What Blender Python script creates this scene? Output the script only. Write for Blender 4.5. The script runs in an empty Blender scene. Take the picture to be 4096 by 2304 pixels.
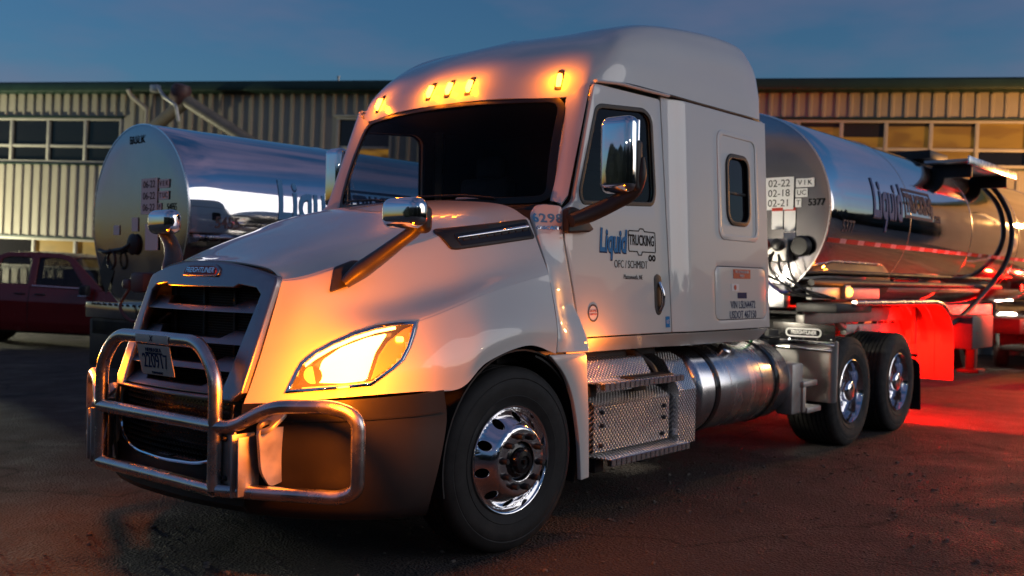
import bpy, bmesh, math, random
import numpy as np
from mathutils import Vector, Matrix
from mathutils.bvhtree import BVHTree
random.seed(7)
S = bpy.context.scene
COL = S.collection
PI = math.pi
R = math.radians

# ------------------------------------------------------------------ camera
yaw, pitch, roll = 0.687315, -0.009316, 0.020
f_ = Vector((math.cos(pitch)*math.cos(yaw), math.cos(pitch)*math.sin(yaw), math.sin(pitch)))
r0 = f_.cross(Vector((0, 0, 1))).normalized(); u0 = r0.cross(f_)
r_ = math.cos(roll)*r0 + math.sin(roll)*u0
u_ = -math.sin(roll)*r0 + math.cos(roll)*u0
cam = bpy.data.cameras.new('camera'); camo = bpy.data.objects.new('camera', cam); COL.objects.link(camo)
camo.matrix_world = Matrix(((r_.x, u_.x, -f_.x, -4.250), (r_.y, u_.y, -f_.y, -4.631), (r_.z, u_.z, -f_.z, 1.510), (0, 0, 0, 1)))
cam.sensor_width = 36; cam.lens = 35.0; cam.clip_start = 0.05; cam.clip_end = 2000
cam.dof.use_dof = True; cam.dof.focus_distance = 5.0; cam.dof.aperture_fstop = 2.4
S.camera = camo

# ------------------------------------------------------------------ dusk sky
SUN_AZ, SUN_EL = Vector((0.42, -0.91, 0)).normalized(), R(2.2)
W = bpy.data.worlds.new('World'); S.world = W; W.use_nodes = True
nt = W.node_tree; N = nt.nodes; L = nt.links
bg = N['Background']
sky = N.new('ShaderNodeTexSky'); sky.sky_type = 'NISHITA'; sky.sun_disc = False
sky.sun_elevation = SUN_EL; sky.sun_rotation = math.atan2(SUN_AZ.x, SUN_AZ.y)
sky.air_density = 1.0; sky.dust_density = 0.4; sky.ozone_density = 3.7
tc = N.new('ShaderNodeTexCoord'); mp = N.new('ShaderNodeMapping'); mp.inputs['Scale'].default_value = (1.3, 1.3, 4.5)
no = N.new('ShaderNodeTexNoise'); no.inputs['Scale'].default_value = 1.5; no.inputs['Detail'].default_value = 5; no.inputs['Roughness'].default_value = .55
cr = N.new('ShaderNodeValToRGB'); cr.color_ramp.elements[0].position = .43; cr.color_ramp.elements[1].position = .70
cr.color_ramp.elements[0].color = (0, 0, 0, 1); cr.color_ramp.elements[1].color = (.62, .62, .62, 1)
mx = N.new('ShaderNodeMixRGB'); mx.inputs[2].default_value = (.90, .68, 1.05, 1)
L.new(tc.outputs['Generated'], mp.inputs[0]); L.new(mp.outputs[0], no.inputs['Vector']); L.new(no.outputs[0], cr.inputs[0])
L.new(cr.outputs[0], mx.inputs[0]); L.new(sky.outputs[0], mx.inputs[1]); L.new(mx.outputs[0], bg.inputs[0])
bg.inputs[1].default_value = 0.15
sl = bpy.data.lights.new('sun', 'SUN'); sl.energy = 0.62; sl.angle = R(52); sl.color = (1, .93, .89)
so = bpy.data.objects.new('sun', sl); COL.objects.link(so)
so.rotation_euler = (-(SUN_AZ*math.cos(R(9)) + Vector((0, 0, math.sin(R(9)))))).to_track_quat('-Z', 'Y').to_euler()
S.view_settings.view_transform = 'Standard'; S.view_settings.look = 'None'; S.view_settings.exposure = 0.62; S.view_settings.gamma = 1.0
S.view_settings.use_curve_mapping = False
S.cycles.use_denoising = True; S.cycles.max_bounces = 8; S.cycles.transparent_max_bounces = 12
S.cycles.caustics_reflective = False; S.cycles.caustics_refractive = False; S.cycles.sample_clamp_indirect = 6.0
S.cycles.blur_glossy = 0.3

# ------------------------------------------------------------------ materials
MATS = {}
def mat(name, col, rough=.5, metal=0., coat=0., var=None, bump=None, emit=None, estr=0., rvar=0., spec=.5, alpha=None, trans=0., aniso=None, plate=0., coords='Object', ior=1.45):
    """procedural principled material; var=(scale, amount, stretch) dirt noise, bump=(scale, strength, dist)"""
    m = bpy.data.materials.new(name); m.use_nodes = True; MATS[name] = m
    nt = m.node_tree; N = nt.nodes; L = nt.links; b = N['Principled BSDF']
    b.inputs['Base Color'].default_value = (*col, 1); b.inputs['Roughness'].default_value = rough; b.inputs['Metallic'].default_value = metal
    b.inputs['Coat Weight'].default_value = coat; b.inputs['Coat Roughness'].default_value = .02; b.inputs['Specular IOR Level'].default_value = spec
    b.inputs['IOR'].default_value = ior
    if trans: b.inputs['Transmission Weight'].default_value = trans
    if alpha is not None: b.inputs['Alpha'].default_value = alpha
    if emit: b.inputs['Emission Color'].default_value = (*emit, 1); b.inputs['Emission Strength'].default_value = estr
    tc = N.new('ShaderNodeTexCoord')
    if var:
        n = N.new('ShaderNodeTexNoise'); n.inputs['Scale'].default_value = var[0]; n.inputs['Detail'].default_value = 8; n.inputs['Roughness'].default_value = .62
        mpn = N.new('ShaderNodeMapping'); mpn.inputs['Scale'].default_value = var[2] if len(var) > 2 else (1, 1, 1)
        L.new(tc.outputs[coords], mpn.inputs[0]); L.new(mpn.outputs[0], n.inputs['Vector'])
        rp = N.new('ShaderNodeMapRange'); rp.inputs[1].default_value = .3; rp.inputs[2].default_value = .7
        rp.inputs[3].default_value = 1-var[1]; rp.inputs[4].default_value = 1+var[1]*.6; L.new(n.outputs[0], rp.inputs[0])
        mul = N.new('ShaderNodeMixRGB'); mul.blend_type = 'MULTIPLY'; mul.inputs[0].default_value = 1; mul.inputs[1].default_value = (*col, 1)
        L.new(rp.outputs[0], mul.inputs[2]); L.new(mul.outputs[0], b.inputs['Base Color'])
        if rvar:
            rr_ = N.new('ShaderNodeMapRange'); rr_.inputs[1].default_value = .3; rr_.inputs[2].default_value = .7
            rr_.inputs[3].default_value = max(.02, rough-rvar); rr_.inputs[4].default_value = rough+rvar
            L.new(n.outputs[0], rr_.inputs[0]); L.new(rr_.outputs[0], b.inputs['Roughness'])
    if bump:
        n2 = N.new('ShaderNodeTexNoise'); n2.inputs['Scale'].default_value = bump[0]; n2.inputs['Detail'].default_value = 6
        mpb = N.new('ShaderNodeMapping'); mpb.inputs['Scale'].default_value = bump[3] if len(bump) > 3 else (1, 1, 1)
        L.new(tc.outputs[coords], mpb.inputs[0]); L.new(mpb.outputs[0], n2.inputs['Vector'])
        bp = N.new('ShaderNodeBump'); bp.inputs['Strength'].default_value = bump[1]; bp.inputs['Distance'].default_value = bump[2]
        L.new(n2.outputs[0], bp.inputs['Height']); L.new(bp.outputs[0], b.inputs['Normal'])
    if plate:                                            # diamond tread plate: raised lozenges
        sx = N.new('ShaderNodeSeparateXYZ'); L.new(tc.outputs[coords], sx.inputs[0])
        def mth(op, a, bb=None):
            q = N.new('ShaderNodeMath'); q.operation = op
            for i, v in enumerate((a, bb)):
                if v is None: continue
                if isinstance(v, (int, float)): q.inputs[i].default_value = v
                else: L.new(v, q.inputs[i])
            return q.outputs[0]
        yz = mth('ADD', sx.outputs[1], sx.outputs[2])
        a = mth('SINE', mth('MULTIPLY', sx.outputs[0], plate)); c = mth('SINE', mth('MULTIPLY', yz, plate))
        h = mth('MAXIMUM', mth('MULTIPLY', a, c), 0.0)
        bp = N.new('ShaderNodeBump'); bp.inputs['Strength'].default_value = 1.0; bp.inputs['Distance'].default_value = .010
        L.new(h, bp.inputs['Height']); L.new(bp.outputs[0], b.inputs['Normal'])
        mr_ = N.new('ShaderNodeMapRange'); mr_.inputs[3].default_value = rough-.12; mr_.inputs[4].default_value = rough+.18; L.new(h, mr_.inputs[0]); L.new(mr_.outputs[0], b.inputs['Roughness'])
    return m

mat('paint_white', (.72, .69, .64), .34, coat=1.0, var=(.9, .03, (1, 1, 2.0)))
mat('chrome', (.86, .86, .88), .05, 1.0, var=(3, .06), rvar=.03)
mat('rim_metal', (.80, .80, .82), .12, 1.0, var=(9, .10), rvar=.05)
mat('satin_grille', (.32, .30, .31), .32, 1.0, var=(4, .10), rvar=.06)
mat('brushed_alu', (.70, .70, .72), .25, 1.0, var=(7, .07, (1, .3, .3)), rvar=.06)
mat('stainless', (.78, .77, .75), .30, 1.0, var=(3, .05), rvar=.04)
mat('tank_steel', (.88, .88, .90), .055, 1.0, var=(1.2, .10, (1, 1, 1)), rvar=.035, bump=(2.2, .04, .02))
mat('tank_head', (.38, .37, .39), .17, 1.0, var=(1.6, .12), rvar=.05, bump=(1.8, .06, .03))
mat('tread_plate', (.82, .81, .80), .33, 1.0, var=(5, .15), rvar=.08, plate=185.)
mat('steel_tube', (.58, .57, .56), .26, 1.0, var=(6, .18), rvar=.10)
mat('fender_steel', (.13, .12, .12), .55, .6, var=(3, .3), rvar=.1)
mat('steel_dull', (.48, .47, .45), .5, .85, var=(7, .25), rvar=.1)
mat('frame_black', (.022, .022, .023), .55, 0, var=(5, .4), rvar=.1)
mat('plastic_black', (.020, .020, .021), .50, var=(14, .3), bump=(220, .15, .001))
mat('plastic_grey', (.055, .052, .05), .42, var=(14, .2), bump=(220, .15, .001))
mat('glass_black', (.006, .006, .008), .03, alpha=.93, spec=.6)
mat('plastic_gloss', (.012, .012, .013), .18, coat=.2)
mat('bumper_grey', (.015, .014, .014), .46, var=(4, .25), bump=(260, .2, .001))
mat('rubber', (.020, .019, .018), .72, var=(10, .45), bump=(70, .35, .002))
mat('rubber_worn', (.052, .050, .047), .85, var=(14, .4), bump=(60, .5, .003))
mat('gasket', (.010, .010, .010), .45)
mat('glass_dark', (.010, .010, .012), .02, alpha=.50, spec=.6)
mat('glass_clear', (.02, .02, .022), .02, alpha=.14, spec=.6)
mat('glass_lamp', (.9, .9, .9), .02, alpha=.12, spec=.6)
mat('cabin_dark', (.010, .010, .010), .8, var=(8, .3))
mat('cabin_grey', (.035, .033, .034), .75, var=(8, .3))
mat('paper', (.70, .69, .66), .6, var=(6, .12))
mat('ink_black', (.012, .012, .014), .65, spec=.12)
mat('ink_grey', (.11, .11, .12), .65, spec=.12)
mat('ink_blue', (.045, .22, .48), .65, spec=.12)
mat('ink_lightblue', (.12, .34, .60), .65, spec=.12)
mat('ink_navy', (.015, .035, .10), .65, spec=.12)
mat('ink_blue_darkened', (.03, .12, .30), .65, spec=.12)  # logo blue with the barrel's dark reflection put into its colour
mat('ink_red', (.42, .035, .02), .4)
mat('plate_cream', (.62, .58, .48), .45, var=(9, .12))
mat('sticker_white', (.74, .74, .74), .4)
mat('band_red', (.16, .01, .008), .35, var=(8, .2))
mat('band_white', (.45, .45, .45), .3, var=(8, .2))
mat('amber_lamp', (.9, .35, .04), .25, emit=(1.0, .30, .035), estr=16.)
mat('amber_core', (1, .5, .1), .3, emit=(1.0, .26, .025), estr=10.)
mat('amber_lens', (.75, .22, .02), .12, emit=(1.0, .17, .008), estr=.7, coat=.5)
mat('head_lamp', (1, .9, .7), .3, emit=(1.0, .36, .065), estr=9.)
mat('head_lamp_soft', (1, .6, .3), .2, emit=(1.0, .26, .02), estr=1.6)
mat('reflector_cup', (.75, .70, .65), .12, 1.0)
mat('red_lamp', (.7, .02, .01), .2, emit=(1.0, .004, .002), estr=35.)
mat('work_glow', (1, .95, .85), .3, emit=(1.0, .90, .70), estr=60.)
mat('yard_glow', (1, .95, .85), .3, emit=(1.0, .86, .62), estr=120.)
mat('green_led', (.1, .6, .1), .4, emit=(.25, 1.0, .1), estr=4.)
mat('pickup_red', (.16, .010, .011), .25, coat=.7, var=(2, .12), rvar=.05)
mat('siding', (.42, .38, .30), .45, var=(1.4, .16, (1, 1, .35)), rvar=.08)
mat('trim_green', (.020, .048, .034), .4, var=(3, .2))
mat('window_frame', (.50, .47, .40), .45, var=(4, .12))
mat('pane_dark', (.012, .012, .014), .06, spec=.6)
mat('pane_blind', (.020, .018, .020), .5)
mat('pane_lit', (.25, .17, .05), .3, emit=(1.0, .45, .03), estr=.065)
mat('pane_lit_bright', (.3, .2, .06), .3, emit=(1.0, .52, .05), estr=.25)
mat('galvanised', (.52, .52, .50), .42, .7, var=(5, .2), rvar=.1)
mat('duct_grey', (.24, .21, .16), .5, var=(3, .25))
mat('duct_brown', (.10, .055, .055), .5, var=(4, .3))
mat('cable_black', (.014, .014, .015), .45)
mat('cable_red', (.45, .03, .03), .4)
mat('cable_blue', (.03, .08, .42), .4)
mat('cable_green', (.05, .40, .12), .4)
mat('stone', (.15, .13, .11), .9, var=(20, .4))
mat('foliage_far', (.030, .040, .028), .9, var=(3, .4))
mat('concrete', (.27, .26, .24), .85, var=(1.2, .25), bump=(30, .3, .005))

def ground_material():
    m = bpy.data.materials.new('asphalt'); m.use_nodes = True; MATS['asphalt'] = m
    nt = m.node_tree; N = nt.nodes; L = nt.links; b = N['Principled BSDF']
    tc = N.new('ShaderNodeTexCoord')
    def noise(sc, det=8, ro=.6):
        n = N.new('ShaderNodeTexNoise'); n.inputs['Scale'].default_value = sc; n.inputs['Detail'].default_value = det; n.inputs['Roughness'].default_value = ro
        L.new(tc.outputs['Object'], n.inputs['Vector']); return n.outputs[0]
    big, mid, fine = noise(.28, 6), noise(2.2, 8), noise(42, 5, .7)
    vo = N.new('ShaderNodeTexVoronoi'); vo.inputs['Scale'].default_value = 62; L.new(tc.outputs['Object'], vo.inputs['Vector'])
    ramp = N.new('ShaderNodeValToRGB'); e = ramp.color_ramp.elements
    e[0].position, e[0].color = .30, (.017, .013, .011, 1); e[1].position, e[1].color = .72, (.095, .076, .062, 1)
    mid1 = ramp.color_ramp.elements.new(.5); mid1.color = (.038, .030, .026, 1)
    def mth(op, a, bb):
        q = N.new('ShaderNodeMath'); q.operation = op
        for i, v in enumerate((a, bb)):
            if isinstance(v, (int, float)): q.inputs[i].default_value = v
            else: L.new(v, q.inputs[i])
        return q.outputs[0]
    t = mth('ADD', mth('MULTIPLY', big, .35), mth('ADD', mth('MULTIPLY', mid, .35), mth('MULTIPLY', fine, .32)))
    L.new(t, ramp.inputs[0])
    # cracks, oil stains and a few worn pale patches
    vc = N.new('ShaderNodeTexVoronoi'); vc.feature = 'DISTANCE_TO_EDGE'; vc.inputs['Scale'].default_value = .42
    wp_ = N.new('ShaderNodeVectorMath'); wp_.operation = 'ADD'; nz = N.new('ShaderNodeTexNoise'); nz.inputs['Scale'].default_value = 1.4; nz.inputs['Detail'].default_value = 6
    L.new(tc.outputs['Object'], nz.inputs['Vector']); L.new(tc.outputs['Object'], wp_.inputs[0]); L.new(nz.outputs['Color'], wp_.inputs[1]); L.new(wp_.outputs[0], vc.inputs['Vector'])
    ck = N.new('ShaderNodeMapRange'); ck.inputs[1].default_value = .004; ck.inputs[2].default_value = .014; ck.inputs[3].default_value = .35; ck.inputs[4].default_value = 1.0; L.new(vc.outputs['Distance'], ck.inputs[0])
    sn = noise(.75, 4, .5); sr = N.new('ShaderNodeMapRange'); sr.inputs[1].default_value = .56; sr.inputs[2].default_value = .66; sr.inputs[3].default_value = 1.0; sr.inputs[4].default_value = .42; L.new(sn, sr.inputs[0])
    pn = noise(.55, 5, .55); pr = N.new('ShaderNodeMapRange'); pr.inputs[1].default_value = .36; pr.inputs[2].default_value = .46; pr.inputs[3].default_value = 1.75; pr.inputs[4].default_value = 1.0; L.new(pn, pr.inputs[0])
    k = mth('MULTIPLY', mth('MULTIPLY', ck.outputs[0], sr.outputs[0]), pr.outputs[0])
    mulc = N.new('ShaderNodeMixRGB'); mulc.blend_type = 'MULTIPLY'; mulc.inputs[0].default_value = 1; L.new(ramp.outputs[0], mulc.inputs[1]); L.new(k, mulc.inputs[2]); L.new(mulc.outputs[0], b.inputs['Base Color'])
    b.inputs['Roughness'].default_value = .78
    rr = N.new('ShaderNodeMapRange'); rr.inputs[1].default_value = .35; rr.inputs[2].default_value = .65; rr.inputs[3].default_value = .58; rr.inputs[4].default_value = .92
    L.new(mid, rr.inputs[0]); L.new(rr.outputs[0], b.inputs['Roughness'])
    h = mth('ADD', mth('MULTIPLY', vo.outputs['Distance'], .8), mth('ADD', mth('MULTIPLY', mid, 1.2), mth('MULTIPLY', fine, .6)))
    bp = N.new('ShaderNodeBump'); bp.inputs['Strength'].default_value = 1.0; bp.inputs['Distance'].default_value = .03
    L.new(h, bp.inputs['Height']); L.new(bp.outputs[0], b.inputs['Normal'])
ground_material()
for nm in ('pane_lit', 'pane_lit_bright'):
    m = MATS[nm]; nt = m.node_tree; N = nt.nodes; L = nt.links; b = N['Principled BSDF']
    tc = N.new('ShaderNodeTexCoord'); mp = N.new('ShaderNodeMapping'); mp.inputs['Scale'].default_value = (.9, .9, 2.6); mp.inputs['Rotation'].default_value = (0, R(24), 0)
    n1 = N.new('ShaderNodeTexNoise'); n1.inputs['Scale'].default_value = 1.3; n1.inputs['Detail'].default_value = 3
    rp = N.new('ShaderNodeValToRGB'); rp.color_ramp.interpolation = 'EASE'; rp.color_ramp.elements[0].position = .40; rp.color_ramp.elements[1].position = .58
    rp.color_ramp.elements[0].color = (.20, .075, .002, 1); rp.color_ramp.elements[1].color = (1, .46, .03, 1)
    L.new(tc.outputs['Object'], mp.inputs[0]); L.new(mp.outputs[0], n1.inputs['Vector']); L.new(n1.outputs[0], rp.inputs[0]); L.new(rp.outputs[0], b.inputs['Emission Color'])

# ------------------------------------------------------------------ builders
def link(name, me, m, parent=None, smooth=38, label=None):
    o = bpy.data.objects.new(name, me); COL.objects.link(o)
    if m is not None and not me.materials: me.materials.append(MATS[m] if isinstance(m, str) else m)
    if smooth:
        me.polygons.foreach_set('use_smooth', [True]*len(me.polygons))
        me.set_sharp_from_angle(angle=R(smooth))
    if parent is not None: o.parent = parent
    if label: o['label'] = label
    return o
def obj(name, bm, m, parent=None, smooth=38, label=None):
    me = bpy.data.meshes.new(name); bm.normal_update(); bm.to_mesh(me); bm.free()
    return link(name, me, m, parent, smooth, label)
def thing(name, label, cat, loc=(0, 0, 0), rot=(0, 0, 0), group=None):
    o = bpy.data.objects.new(name, None); COL.objects.link(o); o.location = loc; o.rotation_euler = rot
    o.empty_display_size = .3; return tag(o, label, cat, group)
def tag(o, label, cat, group=None):
    o['label'] = label; o['category'] = cat
    if group: o['group'] = group
    return o
def node(name, parent):                                   # a part that is a set of sub-parts
    o = bpy.data.objects.new(name, None); COL.objects.link(o); o.parent = parent; o.empty_display_size = .1; return o
def copy_obj(o, parent=None, name=None):
    c = o.copy(); COL.objects.link(c); c.parent = parent
    if name: c.name = name
    return c
def copy_tree(o, parent=None):
    c = copy_obj(o, parent)
    for ch in list(o.children): copy_tree(ch, c)
    return c
def NB(): return bmesh.new()
def box(bm, c, s, bev=.004, rot=None, seg=2):
    M = Matrix.Translation(Vector(c))
    if rot is not None: M = M @ (rot if isinstance(rot, Matrix) else Matrix.Rotation(rot, 4, 'Z'))
    M = M @ Matrix.Diagonal((*s, 1))
    g = bmesh.ops.create_cube(bm, size=1, matrix=M)
    if bev:
        es = list({e for v in g['verts'] for e in v.link_edges})
        bmesh.ops.bevel(bm, geom=es, offset=min(bev, min(s)*.45), segments=seg, affect='EDGES', profile=.5, clamp_overlap=True)
    return bm
def rot_to(axis):
    return Vector((0, 0, 1)).rotation_difference(Vector(axis).normalized()).to_matrix().to_4x4()
def lathe(bm, prof, c=(0, 0, 0), axis=(0, 0, 1), n=48, closed=False):
    """prof = [(radius, height along axis)]"""
    M = Matrix.Translation(Vector(c)) @ rot_to(axis); rings = []
    for rr, h in prof:
        if rr < 1e-6: rings.append([bm.verts.new(M @ Vector((0, 0, h)))])
        else: rings.append([bm.verts.new(M @ Vector((rr*math.cos(2*PI*k/n), rr*math.sin(2*PI*k/n), h))) for k in range(n)])
    pairs = list(zip(rings, rings[1:])) + ([(rings[-1], rings[0])] if closed else [])
    for a, b in pairs:
        for k in range(n):
            k2 = (k+1) % n
            if len(a) == 1 and len(b) == 1: continue
            if len(a) == 1: fv = (a[0], b[k], b[k2])
            elif len(b) == 1: fv = (a[k], a[k2], b[0])
            else: fv = (a[k], a[k2], b[k2], b[k])
            try: bm.faces.new(fv)
            except ValueError: pass
    bmesh.ops.recalc_face_normals(bm, faces=bm.faces[:])
    return bm
def fillet(pts, rad, n=6):
    pts = [Vector(p) for p in pts]; out = [pts[0]]
    for a, p, b in zip(pts, pts[1:], pts[2:]):
        d1, d2 = (a-p), (b-p); l = min(rad, d1.length*.48, d2.length*.48)
        p1, p2 = p+d1.normalized()*l, p+d2.normalized()*l
        for k in range(n+1):
            t = k/n; out.append((1-t)**2*p1 + 2*t*(1-t)*p + t*t*p2)
    out.append(pts[-1]); return out
def tube(bm, pts, rad, n=14, fil=0., closed=False, rads=None, flat=1.0):
    pts = fillet(pts, fil) if fil else [Vector(p) for p in pts]
    m = len(pts); rings = []
    t0 = (pts[1]-pts[0]).normalized(); ref = Vector((0, 0, 1)) if abs(t0.z) < .9 else Vector((1, 0, 0))
    nrm = (ref - ref.dot(t0)*t0).normalized()
    for i, p in enumerate(pts):
        t = (pts[min(i+1, m-1)]-pts[max(i-1, 0)])
        if closed: t = pts[(i+1) % m]-pts[i-1]
        t.normalize(); nrm = (nrm - nrm.dot(t)*t).normalized(); b = t.cross(nrm); q = rads[i] if rads else rad
        rings.append([bm.verts.new(p + (nrm*math.cos(2*PI*k/n)*flat + b*math.sin(2*PI*k/n))*q) for k in range(n)])
    for a, b in list(zip(rings, rings[1:])) + ([(rings[-1], rings[0])] if closed else []):
        for k in range(n): bm.faces.new((a[k], a[(k+1) % n], b[(k+1) % n], b[k]))
    if not closed: bm.faces.new(rings[0][::-1]); bm.faces.new(rings[-1])
    return bm
def prism(bm, outline, fn0, fn1):
    """outline of (u,v) points turned into two caps by fn0 and fn1"""
    a = [bm.verts.new(fn0(*p)) for p in outline]; b = [bm.verts.new(fn1(*p)) for p in outline]
    n = len(a)
    bm.faces.new(a[::-1]); bm.faces.new(b)
    for k in range(n): bm.faces.new((a[k], a[(k+1) % n], b[(k+1) % n], b[k]))
    bmesh.ops.recalc_face_normals(bm, faces=bm.faces[:]); return bm
def rr(x0, z0, x1, z1, rad, n=6):
    out = []
    for cx, cz, a0 in ((x1-rad, z1-rad, 0), (x0+rad, z1-rad, PI/2), (x0+rad, z0+rad, PI), (x1-rad, z0+rad, 1.5*PI)):
        for k in range(n+1): out.append((cx+rad*math.cos(a0+k*PI/2/n), cz+rad*math.sin(a0+k*PI/2/n)))
    return out
def rnd(pts, rad, n=5):                                    # polygon with rounded corners
    out = []; m = len(pts)
    for i in range(m):
        a, p, b = Vector(pts[i-1]), Vector(pts[i]), Vector(pts[(i+1) % m])
        q = rad[i] if isinstance(rad, (list, tuple)) else rad
        l = min(q, (a-p).length*.48, (b-p).length*.48)
        if l < 1e-5: out.append(tuple(p)); continue
        p1, p2 = p+(a-p).normalized()*l, p+(b-p).normalized()*l
        for k in range(n+1):
            t = k/n; v = (1-t)**2*p1+2*t*(1-t)*p+t*t*p2; out.append((v.x, v.y))
    return out
def circ(cx, cy, rad, n=24, a0=0): return [(cx+rad*math.cos(a0+2*PI*k/n), cy+rad*math.sin(a0+2*PI*k/n)) for k in range(n)]
def area(p): return sum(a[0]*b[1]-b[0]*a[1] for a, b in zip(p, p[1:]+p[:1]))/2
def grow(pts, d):                                          # offset a simple polygon outward by d
    p = pts if area(pts) > 0 else pts[::-1]; out = []; m = len(p)
    for i in range(m):
        a, b, c = Vector(p[i-1]), Vector(p[i]), Vector(p[(i+1) % m])
        n1 = Vector(((b-a).y, -(b-a).x)).normalized() if (b-a).length > 1e-7 else Vector((0, 0))
        n2 = Vector(((c-b).y, -(c-b).x)).normalized() if (c-b).length > 1e-7 else n1
        nn = (n1+n2); nn = nn.normalized() if nn.length > 1e-6 else n1
        k = 1/max(.5, nn.dot(n1)); out.append((b.x+nn.x*d*k, b.y+nn.y*d*k))
    return out
def cutgrid(bm, du, dv):
    us = [v.co.x for v in bm.verts]; vs = [v.co.y for v in bm.verts]
    for d, lo, hi, no in ((du, min(us), max(us), (1, 0, 0)), (dv, min(vs), max(vs), (0, 1, 0))):
        if not d: continue
        k = math.ceil(lo/d+1e-4)
        while k*d < hi-1e-4:
            bmesh.ops.bisect_plane(bm, geom=bm.verts[:]+bm.edges[:]+bm.faces[:], dist=1e-6, plane_co=Vector(no)*k*d, plane_no=no); k += 1
def curve_mesh(loops, t, bev):
    cu = bpy.data.curves.new('tmp', 'CURVE'); cu.dimensions = '2D'; cu.fill_mode = 'BOTH'
    cu.fill_mode = 'BOTH' if t else 'FRONT'; cu.extrude = max(t/2-bev, 0); cu.bevel_depth = bev; cu.bevel_resolution = 2; cu.offset = -bev
    for lp in loops:
        sp = cu.splines.new('POLY'); sp.points.add(len(lp)-1); sp.use_cyclic_u = True
        for q, p in zip(sp.points, lp): q.co = (p[0], p[1], 0, 1)
    ob = bpy.data.objects.new('tmp', cu); me = bpy.data.meshes.new_from_object(ob)
    bpy.data.objects.remove(ob); bpy.data.curves.remove(cu); return me
def plate(name, loops, fn, t, m, parent=None, bev=0., cuts=None, smooth=35, label=None):
    """flat sheet with outline loops[0] and holes loops[1:], thickness t, bent by fn(u,v,w)"""
    me = curve_mesh(loops, t, bev); bm = NB(); bm.from_mesh(me); bpy.data.meshes.remove(me)
    bmesh.ops.remove_doubles(bm, verts=bm.verts[:], dist=1e-5)
    if cuts: cutgrid(bm, *cuts)
    for v in bm.verts: v.co = Vector(fn(v.co.x, v.co.y, v.co.z))
    bmesh.ops.recalc_face_normals(bm, faces=bm.faces[:])
    return obj(name, bm, m, parent, smooth, label)
def lettering(name, body, size, fn, m, parent, t=.0016, shear=0., bold=0., align='CENTER', cuts=None, squeeze=1.0, spacing=1.0):
    cu = bpy.data.curves.new('tmp', 'FONT'); cu.body = body; cu.size = size; cu.shear = shear; cu.offset = bold; cu.align_x = align
    cu.align_y = 'CENTER'; cu.extrude = t/2; cu.resolution_u = 3; cu.space_character = spacing
    ob = bpy.data.objects.new('tmp', cu); me = bpy.data.meshes.new_from_object(ob); bpy.data.objects.remove(ob); bpy.data.curves.remove(cu)
    bm = NB(); bm.from_mesh(me); bpy.data.meshes.remove(me)
    bmesh.ops.remove_doubles(bm, verts=bm.verts[:], dist=1e-6)
    for v in bm.verts: v.co.x *= squeeze
    if cuts: cutgrid(bm, *cuts)
    for v in bm.verts: v.co = Vector(fn(v.co.x, v.co.y, v.co.z))
    bmesh.ops.recalc_face_normals(bm, faces=bm.faces[:])
    return obj(name, bm, m, parent, 0)
def cmr(P, n):                                             # Catmull-Rom along axis 0 of P
    P = np.asarray(P, float); m = len(P); E = np.concatenate([2*P[:1]-P[1:2], P, 2*P[-1:]-P[-2:-1]]); out = []
    for s in np.linspace(0, m-1, n):
        i = min(int(s), m-2); t = s-i; a, b, c, d = E[i], E[i+1], E[i+2], E[i+3]
        out.append(.5*(2*b+(c-a)*t+(2*a-5*b+4*c-d)*t*t+(3*b-a-3*c+d)*t**3))
    return np.array(out)
def cmr_loop(P, n):
    P = np.asarray(P, float); m = len(P); out = []
    for s in np.linspace(0, m, n, endpoint=False):
        i = int(s); t = s-i; a, b, c, d = P[(i-1) % m], P[i % m], P[(i+1) % m], P[(i+2) % m]
        out.append(.5*(2*b+(c-a)*t+(2*a-5*b+4*c-d)*t*t+(3*b-a-3*c+d)*t**3))
    return np.array(out)
def surf(tab, nu, nv): return np.swapaxes(cmr(np.swapaxes(cmr(tab, nu), 0, 1), nv), 0, 1)
def grid_bm(G, bm=None, closed_u=False):
    bm = bm or NB(); nu, nv = G.shape[:2]
    V = [[bm.verts.new(Vector(G[i, j])) for j in range(nv)] for i in range(nu)]
    for i in range(nu-(0 if closed_u else 1)):
        for j in range(nv-1):
            try: bm.faces.new((V[i][j], V[(i+1) % nu][j], V[(i+1) % nu][j+1], V[i][j+1]))
            except ValueError: pass
    bm.normal_update(); return bm
def mirror_join(G):                                        # half surface whose last column lies on y=0
    H = G[:, ::-1].copy(); H[..., 1] *= -1; G = G.copy(); G[:, -1, 1] = 0
    return np.concatenate([G, H[:, 1:]], axis=1)
def shell(o, t=.008, off=-1):
    md = o.modifiers.new('thickness', 'SOLIDIFY'); md.thickness = t; md.offset = off
    es = o.modifiers.new('edges', 'EDGE_SPLIT'); es.split_angle = R(45); return o
def light(name, kind, loc, energy, col, parent=None, rad=.03, aim=None, spot=None, blend=.5):
    l = bpy.data.lights.new(name, kind); l.energy = energy; l.color = col
    if kind in ('POINT', 'SPOT'): l.shadow_soft_size = rad
    if kind == 'AREA': l.size = rad
    if spot: l.spot_size = spot; l.spot_blend = blend
    o = bpy.data.objects.new(name, l); COL.objects.link(o); o.location = loc
    if aim is not None: o.rotation_euler = (Vector(aim)-Vector(loc)).to_track_quat('-Z', 'Y').to_euler()
    if parent is not None: o.parent = parent
    return o

# ================================================================== SETTING
bm = NB(); bmesh.ops.create_grid(bm, x_segments=8, y_segments=8, size=400)
g = obj('ground', bm, 'asphalt', smooth=0); g['kind'] = 'structure'; g['label'] = 'dark rough asphalt lot'
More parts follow.
